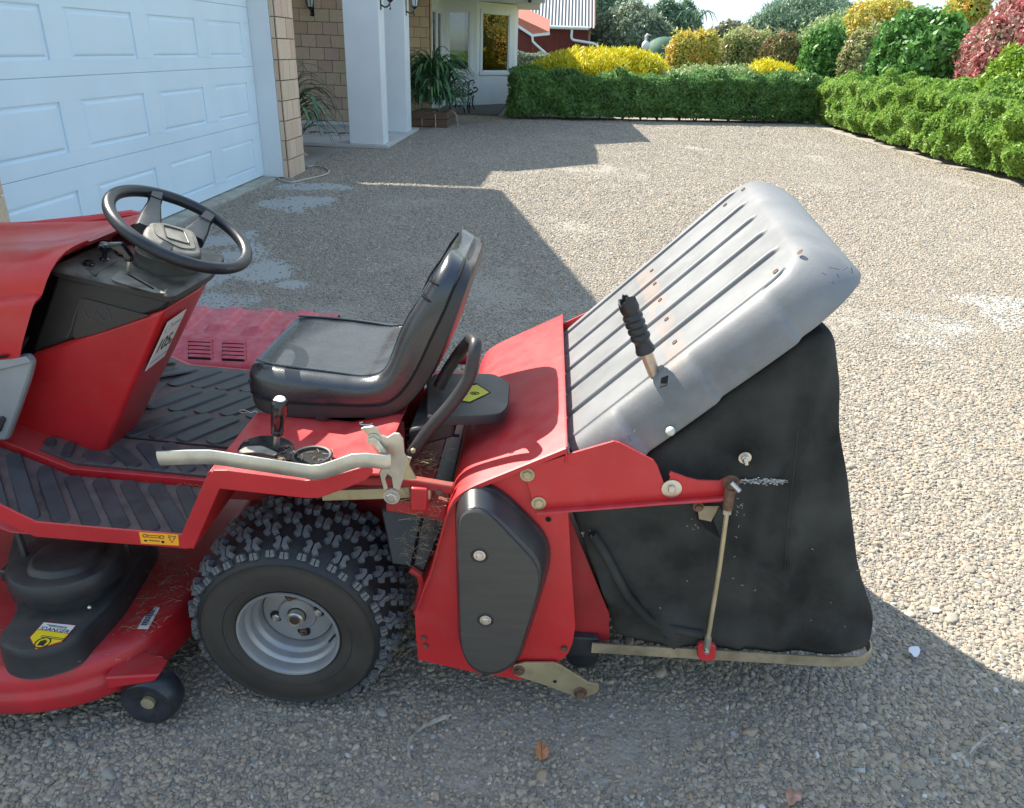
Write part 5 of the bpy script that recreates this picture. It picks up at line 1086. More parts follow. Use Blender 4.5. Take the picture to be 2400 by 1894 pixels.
bricks((-3.255, 9.572, 0), (1,0,0), .058, .0, 2.7, .2255, .11, pier, (0,-1,0))
pier2 = H('brick_pier', MB().box(-3.55, -3.212, 1.95, 4.403, 0, 2.95), MORT)
bricks((-3.212, 3.3, 0), (0,1,0), 1.10, .0, 2.0, .2255, .232, pier2, (1,0,0))
H('garage_gable_wall', MB().slab([(-3.24,1.95,2.62),(-3.24,10.2,2.62),(-3.24,10.2,3.22),(-3.24,6.45,4.5),(-3.24,1.95,2.95)], (-.2,0,0)), WHITE, smooth=0)
H('garage_side_wall', MB().box(-9.5,-3.56,10.19,10.205,0,2.95), MORT)
ROOFM = pmat('roof_tile', (.10,.08,.07), .8, var=.2)
H('garage_roof', MB().slab([(-2.74,11.12,2.95),(-2.74,6.45,4.60),(-2.74,1.75,2.95),(-2.74,1.75,2.83),(-2.74,6.45,4.48),(-2.74,11.12,2.83)], (-7,0,0)), ROOFM, smooth=0)
H('barge_board', MB().slab([(-2.735,11.12,2.955),(-2.735,6.45,4.605),(-2.735,1.75,2.955),(-2.735,1.75,2.79),(-2.735,6.45,4.44),(-2.735,11.12,2.79)], (.03,0,0)), WHITE, smooth=0)
# porch
setp(build('porch_floor', MB().box(-6, -2.61, 12.84, 16.0, .008, .062), pmat('porch_concrete', (.52,.50,.46), .7, var=.12, vs_=4, bump=.2), bevel=.006), kind='structure')
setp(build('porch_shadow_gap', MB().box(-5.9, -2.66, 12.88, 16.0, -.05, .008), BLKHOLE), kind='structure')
cA = H('porch_column', MB().box(-3.245,-2.690,12.90,13.32,.064,3.0), WHITE, bevel=.006)
cB = H('porch_column', MB().box(-3.245,-2.665,15.0,15.48,.064,3.0), WHITE, bevel=.006)
bw_ = H('entrance_wall', MB().box(-6.2,-3.2,16.02,16.25,.0,3.0), MORT)
H('wall_base', MB().box(-6.2,-3.2,15.985,16.018,.062,.125), WHITE)
bricks((-5.45,16.02,0), (1,0,0), 2.3, .13, 2.5, .2225, .292, bw_, (0,-1,0))
H('recess_wall', MB().box(-6.3,-6.2,10.2,16.2,0,3.0), MORT)
dm = empty('floor_panel', (-3.95,14.2,.062), 'pale flat panel with dark scroll pattern on the porch floor behind the brick pier', 'floor_panel')  # flat pale rectangle on the floor, dark scroll lines laid over it
build('panel_base', MB().box(-4.45,-3.35,14.0,14.55,.0625,.072), pmat('pale_panel', (.50,.46,.40), .95, var=.15), dm)
sc4 = MB()
for k in range(4):
    c_ = Vector((-4.25+.27*k, 14.27, .0735)); sc4.tube([c_+Vector((math.cos(t)*.11*(1-t/9), math.sin(t)*.16*(1-t/9), 0)) for t in np.linspace(0, 7, 24)], .008, 4)
build('scroll_pattern', sc4, KST, dm, smooth=0)
# lanterns
def lantern(base, out, label, z0, s=1):
    base = Vector(base); out = Vector(out); r = empty('wall_lantern', tuple(base), label, 'lantern', 'black lanterns of the porch')
    side = out.cross(Vector((0,0,1)))
    build('back_plate', MB().obox(base+Vector((0,0,z0)), out*.012, side*.035, (0,0,.12)), BLKG, r, bevel=.004)
    pth = [base+out*(.01)+Vector((0,0,z0-.05)), base+out*.07+Vector((0,0,z0-.09)), base+out*.14+Vector((0,0,z0-.05)), base+out*.15+Vector((0,0,z0+.01))]
    build('scroll_arm', MB().tube(fil([tuple(p) for p in pth], .05, 4, closed=False), .012, 8).ball(base+out*.15+Vector((0,0,z0-.10)), .016, 8).tube([base+out*.15+Vector((0,0,z0-.12)), base+out*.15+Vector((0,0,z0))], .007, 6), BLKG, r)
    c_ = base+out*.15+Vector((0,0,z0)); build('lamp_cup', MB().lathe([(.012,-.02),(.045,.01),(.055,.03),(.05,.035)], c_, (0,0,1), 12), BLKG, r)
    fr = MB()
    for k in range(6):
        a = k*math.pi/3; e = Vector((math.cos(a), math.sin(a), 0)); fr.tube([c_+e*.05+Vector((0,0,.03)), c_+e*.095+Vector((0,0,.28))], .006, 5)
    fr.lathe([(.10,.28),(.11,.29),(.03,.40),(.0005,.43)], c_, (0,0,1), 6); build('lamp_cage', fr, BLKG, r)
    gl_ = MB().lathe([(.047,.03),(.088,.28)], c_, (0,0,1), 6); build('lamp_glass', gl_, pmat('frosted_glass', (.55,.6,.62), .15, var=.02), r)
lantern((-4.60,16.0,2.0), (0,-1,0), 'black wall lantern on the entrance brickwork left of the white columns', .12)
lantern((-2.69,13.08,2.0), (1,0,0), 'black scroll-arm lantern on the nearer white column', .16)
lantern((-2.665,15.2,2.0), (1,0,0), 'black scroll-arm lantern on the farther white column', .16)
# wall with bricks between porch and bay
w3 = H('side_wall', MB().box(-4.6,-2.955,20.02,20.2,0,3.0), MORT)
bricks((-3.62,20.02,0), (1,0,0), .665, .40, 2.62, .2225, .292, w3, (0,-1,0))
bricks((-2.955,20.03,0), (0,1,0), .22, .40, 2.62, .2225, .23, w3, (1,0,0))
GLASS = bpy.data.materials.new('window_glass'); GLASS.use_nodes = True; N = GLASS.node_tree.nodes; L = GLASS.node_tree.links; N.remove(N['Principled BSDF'])
fr_ = N.new('ShaderNodeFresnel'); fr_.inputs[0].default_value = 1.9; gs = N.new('ShaderNodeBsdfGlossy'); gs.inputs['Roughness'].default_value = .015; gs.inputs['Color'].default_value = (.95,.97,1,1); tr_ = N.new('ShaderNodeBsdfTransparent'); tr_.inputs[0].default_value = (.78,.84,.84,1); mx_ = N.new('ShaderNodeMixShader')
L.new(fr_.outputs[0], mx_.inputs[0]); L.new(tr_.outputs[0], mx_.inputs[1]); L.new(gs.outputs[0], mx_.inputs[2]); L.new(mx_.outputs[0], N['Material Output'].inputs[0])
ROOM = pmat('dim_room', (.10,.10,.09), .9)
BLIND = pmat('vertical_blind', (.62,.64,.62), .7, var=.06)
def wallwin(p0, p1, z1, wins, t=.12):
    """wall of one facet with framed windows: wins = (u0,u1,z0,z1,blind) along the facet"""
    p0 = Vector((*p0,0)); p1 = Vector((*p1,0)); d = (p1-p0); Wd = d.length; d.normalize(); n = d.cross(Vector((0,0,1)))
    def bx(mb, a, b_, za, zb, o0, o1): return mb.slab([p0+d*a+n*o0+Vector((0,0,za)), p0+d*b_+n*o0+Vector((0,0,za)), p0+d*b_+n*o0+Vector((0,0,zb)), p0+d*a+n*o0+Vector((0,0,zb))], n*(o1-o0))
    m_ = MB(); x = 0
    for u0, u1, za, zb, bl_ in wins: bx(m_, x, u0, .02, z1, -t, 0); bx(m_, u0, u1, .02, za, -t, 0); bx(m_, u0, u1, zb, z1, -t, 0); x = u1
    bx(m_, x, Wd, .02, z1, -t, 0); H('bay_wall', m_, WHITE, smooth=0)
    for u0, u1, za, zb, bl_ in wins:
        f = MB(); k = .055
        bx(f, u0-.03, u1+.03, zb-k, zb+.03, -.03, .022); bx(f, u0-.05, u1+.05, za-.05, za+k*.6, -.03, .045); bx(f, u0-.03, u0+k, za+k*.6, zb-k, -.03, .020); bx(f, u1-k, u1+.03, za+k*.6, zb-k, -.03, .020)
        w_ = H('window', f, WHITE, bevel=.005)
        s_ = MB(); bx(s_, u0+k, u0+k+.035, za+k, zb-k, -.03, .005); bx(s_, u1-k-.035, u1-k, za+k, zb-k, -.03, .005); bx(s_, u0+k+.035, u1-k-.035, zb-k-.035, zb-k, -.03, .005); bx(s_, u0+k+.035, u1-k-.035, za+k*.6, za+k+.02, -.03, .005)
        build('sash', s_, WHITE, w_, bevel=.003); g = MB(); bx(g, u0+k+.02, u1-k-.02, za+k, zb-k-.01, -.018, -.014); build('pane', g, GLASS, w_, smooth=0)
        if bl_:
            nb = int((u1-u0)*.74/.075)
            for i in range(nb):
                c_ = u0+k+.03+i*.075; b2 = MB(); a_ = p0+d*c_+n*(-.16); e_ = d*.034+n*(.016 if i % 2 else .022); b2.slab([a_-e_+Vector((0,0,za+.06)), a_+e_+Vector((0,0,za+.06)), a_+e_+Vector((0,0,zb-.06)), a_-e_+Vector((0,0,zb-.06))], n*.002); build('blind_slat', b2, BLIND, w_, smooth=0)
wallwin((-2.955,20.25), (-2.955,23.05), 2.72, [(.12,1.0,1.30,2.42,True),(1.05,1.95,1.30,2.42,True)])
wallwin((-3.06,23.02), (-2.135,23.45), 2.72, [(.14,.86,.93,2.50,True)])
wallwin((-2.132,23.455), (-1.13,24.85), 2.72, [(.17,1.50,.90,2.52,False)])
H('bay_return_wall', MB().slab([(-1.13,24.86,.02),(-1.13,27,.02),(-1.13,27,2.72),(-1.13,24.86,2.72)], (-.12,0,0)), WHITE, smooth=0)
H('room_interior', MB().box(-6,-1.4,27.0,27.1,.02,2.72).box(-6,-5.9,20.2,27,.02,2.72).box(-5.9,-1.3,20.3,27,.0,.05), ROOM, smooth=0)
pot = H('indoor_plant_pot', MB().lathe([(.10,0),(.13,.25),(.12,.25),(.09,.02)], (-1.98,24.1,.95), (0,0,1), 16), pmat('blue_pot', (.05,.09,.16), .4))
H('indoor_plant', MB().tube([(-1.98,24.1,1.15),(-2.0,24.1,1.6)], .01, 5).tube([(-1.98,24.1,1.15),(-1.85,24.15,1.65)], .02, 5, rs=[.4,1]).tube([(-1.98,24.1,1.15),(-2.1,24.1,1.7)], .02, 5, rs=[.4,1]).tube([(-1.98,24.1,1.15),(-1.80,24.1,1.5)], .02, 5, rs=[.4,1]), pmat('indoor_leaf', (.03,.08,.03), .5))
# eaves: soffit, fascia, gutter over porch and bay
PZ = 3.75; PV = [(x-.74*(PZ-2.76), y+.62*(PZ-2.76)) for x, y in [(-6.5,11.27),(-2.91,11.27),(-2.87,12.67),(-2.52,12.76),(-1.32,13.86),(-1.25,15.5),(-1.25,16.4),(-6.5,16.4)]]
H('porch_roof', MB().pxy(PV, PZ-.02, PZ+.10), WHITE, smooth=0)
EV = [(-8,16.3),(-1.25,16.3),(-1.25,16.35),(-.20,17.2),(-.20,21.5),(-.45,24.6),(-.45,28),(-8,28)]
H('eave_soffit', MB().pxy(EV, 2.74, 2.77), WHITE, smooth=0)
H('main_roof', MB().loft([[Vector((x,y,2.775)) for x,y in EV], [Vector((-8+(x+8)*.45, 20.3+(y-20.3)*.55, 4.3)) for x,y in EV]], True, True), ROOFM, smooth=0)
gt = MB()
gt.tube([(-.17,17.2,2.80),(-.17,21.47,2.80)], .055, 4, ry=.06, up=(0,0,1)); gt.tube([(-.17,21.52,2.80),(-3.4,21.52,2.80)], .05, 4, ry=.05, up=(0,0,1))
H('gutter', gt, WHITE)
H('fascia', MB().box(-3.6,-.24,21.50,21.53,2.62,2.75), WHITE)
o = build('eave_sensor', MB().lathe([(.02,0),(.025,-.05),(.05,-.06),(.05,-.10),(.02,-.12),(.0005,-.12)], (-.62,21.40,2.74), (0,0,1), 10), BLKG, house)
setp(build('paved_path', MB().add([(-2.9,15.9,.004),(-2.6,15.95,.004),(-1.9,18.2,.004),(-.85,19.3,.004),(-.75,25.5,.004),(-3.2,23.4,.004),(-3.0,20,.004)], [(0,1,2,3,4,5,6)]), pmat('brick_paving', (.24,.20,.17), .9, var=.35, vs_=7, bump=.5, bs=12), smooth=0), kind='structure')
# =================================================================== VEGETATION
def leafmesh(name, P_, N_, size, mat_, parent, aspect=.45, up=.3, sv=.4, kind=None, curl=0):
    n = len(P_); P_ = np.array(P_); N_ = np.array(N_); rs = rs_
    T = rs.randn(n, 3)+N_*.6+np.array([0,0,up]); T /= np.linalg.norm(T, axis=1)[:, None]
    Bv = np.cross(T, N_+rs.randn(n, 3)*.55); Bv /= (np.linalg.norm(Bv, axis=1)[:, None]+1e-9)
    s = size*(1-sv+2*sv*rs.rand(n))[:, None]
    V = np.stack([P_-T*s*.5, P_+Bv*s*aspect*.5-T*s*.05, P_+T*s*.5, P_-Bv*s*aspect*.5-T*s*.05], 1).reshape(-1, 3)-np.array(WL[parent.name])
    me = bpy.data.meshes.new(name); me.vertices.add(4*n); me.vertices.foreach_set('co', V.astype('f').ravel()); me.loops.add(4*n); me.loops.foreach_set('vertex_index', np.arange(4*n, dtype='i'))
    me.polygons.add(n); me.polygons.foreach_set('loop_start', np.arange(0, 4*n, 4, dtype='i')); me.polygons.foreach_set('loop_total', np.full(n, 4, 'i')); me.update(calc_edges=True); me.materials.append(mat_)
    o = link(name, me, parent); setp(o, kind=kind); return o
BARK = pmat('bark', (.16,.12,.085), .9, var=.3, vs_=20, bump=.4)
CORE = pmat('foliage_shade_core', (.018,.028,.010), .95, var=.4, vs_=8)  # dark solid filler that stops see-through; inner foliage shade is painted in
def hedge(name, label, p0, p1, depth, h0, h1, mat_, n, size, side=1, stems=12, zlow=.10, lump=.10, lf=1.3):
    p0 = Vector((*p0,0)); p1 = Vector((*p1,0)); d = p1-p0; Lh = d.length; d.normalize(); nb = Vector((-d.y, d.x, 0))*side     # nb: into the hedge
    r = empty(name, tuple((p0+p1)/2), label, 'hedge'); PP, NN = [], []
    for i in range(n):
        f = rs_.rand(); t = rs_.rand(); h = h0+(h1-h0)*t
        if f < .60: dd = 0; z = zlow+(h-zlow)*rs_.rand()**.9; nv = -nb
        elif f < .93: dd = depth*rs_.rand(); z = h; nv = Vector((0,0,1))
        else: dd = depth*rs_.rand(); z = h*rs_.rand(); nv = -d; t = 0 if rs_.rand() < .5 else 1
        q = p0+d*(t*Lh); cl = lump*(mnoise.noise(Vector((q.x*lf, q.y*lf, z*lf*1.3+dd)))+.6*mnoise.noise(Vector((q.x*4, q.y*4, z*4+dd*3))))
        edge = max(0, 1-abs(h-z)/.14)*max(0, 1-dd/.14); low = max(0, (.35-z)/.35)
        q = q+nb*(dd+edge*.06+low*.16)+nv*(cl-abs(rs_.randn())*.055)+Vector((0,0,z-edge*.05+(cl*.5 if nv.z else 0)))
        PP.append(tuple(q)); NN.append(tuple(nv+Vector((0,0,.35))))
    leafmesh('foliage', PP, NN, size, mat_, r, kind=None)
    c = MB()
    for k in range(int(Lh/.5)+1):
        t = k*.5/Lh
        if t > 1: break
    rings = []
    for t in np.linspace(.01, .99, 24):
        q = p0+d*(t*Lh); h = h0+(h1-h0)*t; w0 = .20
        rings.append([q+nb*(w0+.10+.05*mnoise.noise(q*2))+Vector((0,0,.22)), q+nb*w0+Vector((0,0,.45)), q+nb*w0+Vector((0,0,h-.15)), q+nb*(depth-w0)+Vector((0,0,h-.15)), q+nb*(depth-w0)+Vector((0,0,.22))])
    c.loft(rings, True, True); build('inner_twigs', c, CORE, r)  # closed dark filler standing for the shade inside the hedge
    for k in range(stems):
        s_ = MB()
        q = p0+d*(Lh*(k+.3+.4*rs_.rand())/stems)+nb*(.28+.2*rs_.rand())
        for j in range(3): s_.tube([q, q+Vector((R_.uniform(-.12,.12), R_.uniform(-.1,.1), .18)), q+Vector((R_.uniform(-.3,.3), R_.uniform(-.2,.2), .42))], .022, 6, rs=[1,.8,.5])
        build('stem', s_, BARK, r)
    return r
HG1 = leafmat('hedge_green_dark', (.06,.15,.04), (.25,.42,.12), (.13,.26,.07), .38)
HG2 = leafmat('hedge_green_light', (.13,.27,.03), (.42,.56,.12), (.25,.41,.08), .42)
hedge('clipped_hedge', 'dark green clipped hedge across the far end of the gravel drive', (-.80,19.45), (7.05,21.45), 1.25, 1.03, 1.12, HG1, 42000, .095, 1, 16, lump=.15, lf=2.0)
hedge('clipped_hedge', 'bright light-green clipped hedge running along the right side of the drive', (6.62,8.6), (6.98,21.5), 1.35, 1.16, 1.14, HG2, 120000, .085, -1, 20, lump=.24, lf=2.2)
def blob(c, r, n, lobes, seed, sh=1.0):
    rr_ = random.Random(seed); L_ = [(Vector((0,0,0)), 1.0)]
    for k in range(lobes): a = rr_.uniform(0, 6.28); e = rr_.uniform(-.35, .9); L_.append((Vector((math.cos(a)*.62*math.cos(e), math.sin(a)*.62*math.cos(e), math.sin(e)*.62)), rr_.uniform(.32,.55)))
    PP, NN = [], []; W_ = [q[1]**2 for q in L_]; 
    while len(PP) < n:
        o_, ra = rr_.choices(L_, W_)[0] if len(L_) > 1 else L_[0]; ra2 = ra*(.78 if ra == 1.0 else 1)
        v = Vector((rr_.gauss(0,1), rr_.gauss(0,1), rr_.gauss(0,1))).normalized(); p = o_+v*ra2*(1.03+rr_.gauss(-.06,.11))*(1+.22*mnoise.noise(v*2.6+Vector((seed,0,0)))+.16*mnoise.noise(v*7+Vector((seed,2,0))))
        inside = any((p-o2).length < r2*(.78 if r2 == 1.0 else 1)*.80 for o2, r2 in L_ if (o2, r2) != (o_, ra))
        if inside: continue
        PP.append((c[0]+p.x*r[0], c[1]+p.y*r[1], c[2]+p.z*r[2])); NN.append(tuple(v))
    return PP, NN
def shrub(name, label, cat, u0, u1, vt, vb, y, mat_, n, size, lobes=8, dy=None, zb=None, aspect=.5, up=.3, seed=1, trunk=True, grp=None, zn='z3', core=True, spike=0):
    a = U(zn, u0, vb, 1, y); c_ = U(zn, u1, vb, 1, y); zt = U(zn, (u0+u1)/2, vt, 1, y).z; cx = (a.x+c_.x)/2; rx = abs(c_.x-a.x)/2; z0 = .15 if zb is None else zb; rz = (zt-z0)/2; ry = dy or rx*.8
    r = empty(name, (cx, y, 0), label, cat, grp); PP, NN = blob((cx, y, z0+rz), (rx*1.05, ry, rz*1.05), n, lobes, seed)
    if spike: NN = [(x*.4, y_*.4, z+spike) for x, y_, z in NN]
    leafmesh('foliage' if cat != 'tree' else 'crown', PP, NN, size, mat_, r, aspect, up)
    if core: build('inner_twigs', MB().lathe([(max(.001, math.sin(math.pi*i/8)), -math.cos(math.pi*i/8)) for i in range(9)], (0,0,0), (0,0,1), 14), CORE, r); o = r.children[-1] if len(r.children) else None  # same shade-coloured filler, stretched to the crown size below
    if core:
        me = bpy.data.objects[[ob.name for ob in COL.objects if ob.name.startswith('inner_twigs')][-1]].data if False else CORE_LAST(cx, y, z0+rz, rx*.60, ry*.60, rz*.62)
    k = 3 if cat != 'tree' else 1
    for j in range(k): t = MB(); t.tube([(cx+.06*j, y, 0), (cx+R_.uniform(-.1,.1), y+.02*j, z0+rz*.5), (cx+R_.uniform(-.4,.4)*rx, y, z0+rz*1.2)], .035*max(1, rx), 6, rs=[1,.7,.35]); build('stem' if cat != 'tree' else 'trunk', t, BARK, r)
    return r
def CORE_LAST(cx, cy, cz, rx, ry, rz):
    me = LASTM[-1].data
    w0 = WL[LASTM[-1].name]
    for v in me.vertices:
        w_ = v.co+w0; v.co = Vector((cx+w_.x*rx, cy+w_.y*ry, cz+w_.z*rz))-w0
    return me
LASTM = []
_b = build
def build(*a, **k):
    o = _b(*a, **k); LASTM.append(o); return o
YG = leafmat('golden_conifer', (.42,.40,.02), (.85,.74,.03), (.68,.60,.02), .2); OY = leafmat('orange_yellow_leaf', (.30,.38,.08), (.85,.45,.08), (.62,.56,.12), .3)
CM = leafmat('camellia_leaf', (.05,.16,.035), (.26,.48,.12), (.12,.29,.06), .28, .42); PK = leafmat('photinia_leaf', (.16,.20,.10), (.62,.12,.14), (.50,.24,.22), .3, .4)
VG = leafmat('variegated_leaf', (.18,.26,.08), (.58,.42,.30), (.42,.46,.18), .35); PG = leafmat('pale_green_leaf', (.17,.28,.09), (.52,.58,.28), (.32,.42,.17), .35)
OL = leafmat('olive_grey_leaf', (.15,.19,.12), (.40,.45,.32), (.25,.31,.20), .3); DG = leafmat('bluish_green_leaf', (.11,.19,.12), (.32,.44,.30), (.19,.30,.19), .3)
LG = leafmat('lime_leaf', (.10,.24,.02), (.40,.52,.05), (.24,.38,.03), .3)
shrub('golden_conifer', 'large bright yellow spreading conifer mounded behind the left part of the far hedge', 'shrub', 110, 640, 205, 330, 23.6, YG, 30000, .13, 10, dy=1.3, zb=.3, aspect=.28, up=.9, seed=2, spike=.4)
shrub('golden_conifer', 'small low yellow conifer behind the far hedge near the drive corner', 'shrub', 950, 1215, 255, 330, 23.6, YG, 12000, .12, 6, dy=.8, zb=.3, aspect=.28, up=.9, seed=3, spike=.4)
shrub('mixed_shrub', 'low pale green shrub behind the far hedge between the two yellow conifers', 'shrub', 640, 1100, 262, 340, 23.2, PG, 12000, .09, 9, dy=.7, zb=.3, seed=31)
shrub('garden_shrub', 'rounded yellow and orange shrub behind the yellow conifer', 'shrub', 635, 855, 125, 300, 26, OY, 16000, .10, 8, seed=4)
shrub('garden_shrub', 'pink and cream variegated shrub left of the dark green bush', 'shrub', 850, 1100, 120, 290, 26.5, VG, 18000, .10, 9, seed=5)
shrub('garden_shrub', 'low mixed red and green shrub under the olive tree', 'shrub', 1040, 1230, 130, 290, 25.5, leafmat('mixed_red', (.12,.18,.05), (.45,.16,.13), (.24,.26,.09), .25), 13000, .10, 8, seed=6)
shrub('camellia', 'narrow glossy green camellia behind the corner of the two hedges', 'shrub', 1195, 1415, 92, 330, 24.2, CM, 17000, .13, 6, seed=7, aspect=.55)
shrub('garden_shrub', 'pale pinkish green shrub between the two glossy camellias', 'shrub', 1380, 1570, 105, 340, 23.2, VG, 14000, .11, 7, seed=8)
shrub('camellia', 'large round glossy dark green camellia behind the right hedge', 'shrub', 1500, 1945, 45, 400, 19.5, CM, 34000, .15, 9, seed=9, aspect=.55)
shrub('photinia', 'tall pink and red leaved photinia behind the right hedge', 'shrub', 1915, 2290, -60, 400, 17.2, PK, 34000, .11, 10, seed=10, dy=1.2)
shrub('garden_shrub', 'lime green shrub at the right edge of the photo behind the hedge', 'shrub', 2025, 2330, 160, 430, 13.9, LG, 22000, .085, 8, seed=11, dy=.7)
shrub('flowering_tree', 'tall shrub with orange-yellow foliage above the large camellia', 'tree', 1400, 1700, -20, 190, 27, OY, 20000, .11, 9, seed=12, zb=1.0)
shrub('flowering_tree', 'orange-yellow shrub top beside the pink photinia', 'tree', 1790, 2010, -60, 120, 25, OY, 12000, .11, 8, seed=13, zb=1.5)
shrub('garden_shrub', 'grey-green shrub rising behind the orange foliage', 'shrub', 1180, 1500, 35, 220, 29.5, PG, 17000, .12, 8, seed=14)
shrub('feathery_tree', 'feathery blue-green tree touching the top edge right of the sky gap', 'tree', 1015, 1420, -45, 110, 36, DG, 26000, .20, 9, seed=15, zb=1.2, aspect=.2, up=.8)
shrub('olive_tree', 'big grey-green olive tree right of the barn', 'tree', 345, 640, 0, 225, 40, OL, 24000, .22, 9, seed=16, zb=.3, aspect=.4)
shrub('olive_tree', 'smaller bluish tree beside the sky gap', 'tree', 590, 775, 2, 160, 46, DG, 13000, .22, 8, seed=17, zb=.8, aspect=.4)
shrub('olive_tree', 'hazy tree touching the top edge behind the barn roof end', 'tree', 300, 520, -60, 80, 52, DG, 10000, .26, 7, seed=18, zb=1.5)
shrub('garden_shrub', 'brownish shrub below the sky gap', 'shrub', 800, 1040, 75, 200, 34, leafmat('brown_green', (.14,.15,.08), (.33,.28,.2), (.2,.22,.11), .2), 12000, .14, 8, seed=19)
def_h = hedge('low_hedge', 'grey-green low hedge in front of the barn wall', (-1.6,29.5), (.9,30.2), 1.0, 1.45, 1.40, OL, 9000, .09, 1, 4)
hedge('low_hedge', 'clipped pale hedge behind the right end of the yellow conifer', (2.2,31), (5.5,31.5), 1.0, 1.35, 1.35, PG, 9000, .10, 1, 4)
hedge('low_hedge', 'short pale hedge behind the left end of the dark hedge beside the bay', (-.9,22.0), (.4,22.4), .7, 1.10, 1.12, HG2, 6000, .07, 1, 3)
# palm by the sky gap
pr = empty('small_palm', (7.0,42,0), 'small feathery palm silhouette against the sky gap', 'palm')
build('trunk', MB().tube([(7.0,42,0),(7.0,42,2.9)], .14, 8, rs=[1,.7]), BARK, pr)
for k in range(11):
    a = k*2*math.pi/11; e = Vector((math.cos(a), math.sin(a)*.5, 0)); pts = [Vector((7.0,42,2.9))+e*t*.9+Vector((0,0,.75*math.sin(t*2.2)-.15*t*t)) for t in (0,.3,.6,.9,1.2)]; build('frond', MB().tube(pts, .05, 4, ry=.012, rs=[1,1.2,1,.8,.2]), DG, pr)
# distant tree line
rt2 = empty('tree_belt', (0,90,0), 'hazy belt of distant trees at the horizon', 'trees'); rt2['kind'] = 'stuff'
PP, NN = [], []
for k in range(60): x = -60+2.6*k*1.0; q1, q2 = blob((x, 90+R_.uniform(-4,4), 1.6), (2.6, 2, 2.2+R_.random()), 350, 3, 50+k); PP += q1; NN += q2
leafmesh('foliage', PP, NN, .55, OL, rt2, kind='stuff')
# statue and green netting dome
sr = empty('garden_statue', (3.4,33,0), 'small white bird statue in front of the olive tree', 'statue'); c_ = U('z3', 565, 195, 1, 33)
build('body', MB().ball(c_, .16, 12, .20).tube([c_+Vector((0,0,.15)), c_+Vector((-.03,0,.34)), c_+Vector((.05,0,.42))], .05, 8).tube([c_+Vector((.05,0,.42)), c_+Vector((.20,0,.37))], .025, 6, rs=[1,.2]), pmat('statue_white', (.7,.7,.68), .6), sr)
build('plinth', MB().box(c_.x-.15, c_.x+.15, 32.9, 33.1, 0, c_.z-.15), pmat('dark_plinth', (.05,.05,.05), .7), sr)
nr = empty('netting_dome', (5,36,0), 'dark green netting cover beyond the yellow conifer', 'netting'); a = U('z3', 640, 220, 1, 36)
build('net_cover', MB().lathe([(.85,-.4),(.80,.1),(.6,.45),(.3,.6),(.0005,.65)], (a.x, 36, a.z-.05), (0,0,1), 16), pmat('green_net', (.03,.10,.06), .7), nr)

# strappy plants: every blade an object
BL = []
for k, c in enumerate([(.055,.14,.06),(.085,.19,.075),(.04,.105,.05),(.12,.24,.09),(.07,.16,.10)]):
    m_ = pmat('strap_leaf_%d' % k, c, .42, var=.25, vs_=9)
    bl = []; 
    for t in np.linspace(0, 1, 9): w_ = .026*(math.sin(math.pi*min(1, t*.85+.15)))**.7*(1 if t < 1 else .02)+.0008; x = t*.56; z = .50*t*(1.45-1.1*t)-.18*t**4; bl.append([Vector((x, -w_, z+.008)), Vector((x, 0, z)), Vector((x, w_, z+.008))])
    BL.append(protomesh('leaf_blade', MB().loft(bl, False, False), m_, 60))
DRY = pmat('dead_strap_leaf', (.42,.29,.17), .8, var=.3); bl = []
for t in np.linspace(0, 1, 7): w_ = .016*(1-t*.7); bl.append([Vector((.30*t+.06*math.sin(t*5), -w_, -.62*t*t-.02)), Vector((.30*t+.06*math.sin(t*5), w_, -.62*t*t-.01))])
DRYM = protomesh('leaf_blade', MB().loft(bl, False, False), DRY, 60)
def strap(c, rx, ry, n, ndry, par, s=1, h=0, low=0):
    for i in range(n):
        a = R_.uniform(0, 6.28); rr_ = math.sqrt(R_.random()); p = Vector((c[0]+rx*rr_*math.cos(a), c[1]+ry*rr_*math.sin(a), c[2]+h*(1-rr_**2)+low*R_.random())); a2 = a+R_.uniform(-.9,.9)
        M_ = Matrix.Translation(p) @ Matrix.Rotation(a2, 4, 'Z') @ Matrix.Rotation(R_.uniform(-.55,.35), 4, 'Y') @ Matrix.Scale(s*R_.uniform(.7,1.15), 4); inst('leaf_blade', R_.choice(BL), par, M_)
    for i in range(ndry):
        a = R_.uniform(3.5, 6.1); p = Vector((c[0]+rx*.95*math.cos(a), c[1]+ry*.95*math.sin(a), c[2]-.02)); inst('leaf_blade', DRYM, par, Matrix.Translation(p) @ Matrix.Rotation(a+R_.uniform(-.4,.4), 4, 'Z') @ Matrix.Scale(s*R_.uniform(.8,1.2), 4))
pl = empty('strappy_plant', (-2.50,17.6,0), 'large strap-leaved plant with dead brown tips in a wooden planter by the far white column', 'plant')
strap((-2.52,17.5,.62), .36, .55, 250, 0, pl, 1.16, .48, .0)
strap((-2.50,17.45,.36), .42, .60, 150, 3, pl, 1.0, .12, .15)
pb = empty('wooden_planter', (-2.50,17.5,0), 'low dark wooden planter box under the strap-leaved plant', 'planter')
WOOD = pmat('planter_wood', (.13,.08,.055), .8, var=.3, vs_=14, streak=(1,1,6)); WOOD2 = pmat('bench_wood', (.20,.12,.07), .6, var=.3, vs_=10)
for k in range(2): build('plank', MB().box(-2.93,-2.13,16.75,16.78,.02+.15*k,.16+.15*k).box(-2.16,-2.13,16.79,18.3,.02+.15*k,.16+.15*k), WOOD, pb, bevel=.006)
build('soil_fill', MB().box(-2.93,-2.17,16.79,18.3,.0,.28), SOIL, pb)
p2_ = empty('strappy_plant', (-4.0,11.9,0), 'strap-leaved plant half hidden behind the brick garage pier', 'plant')
strap((-3.92,11.9,.10), .16, .25, 100, 30, p2_, 1.15, .15, .75)
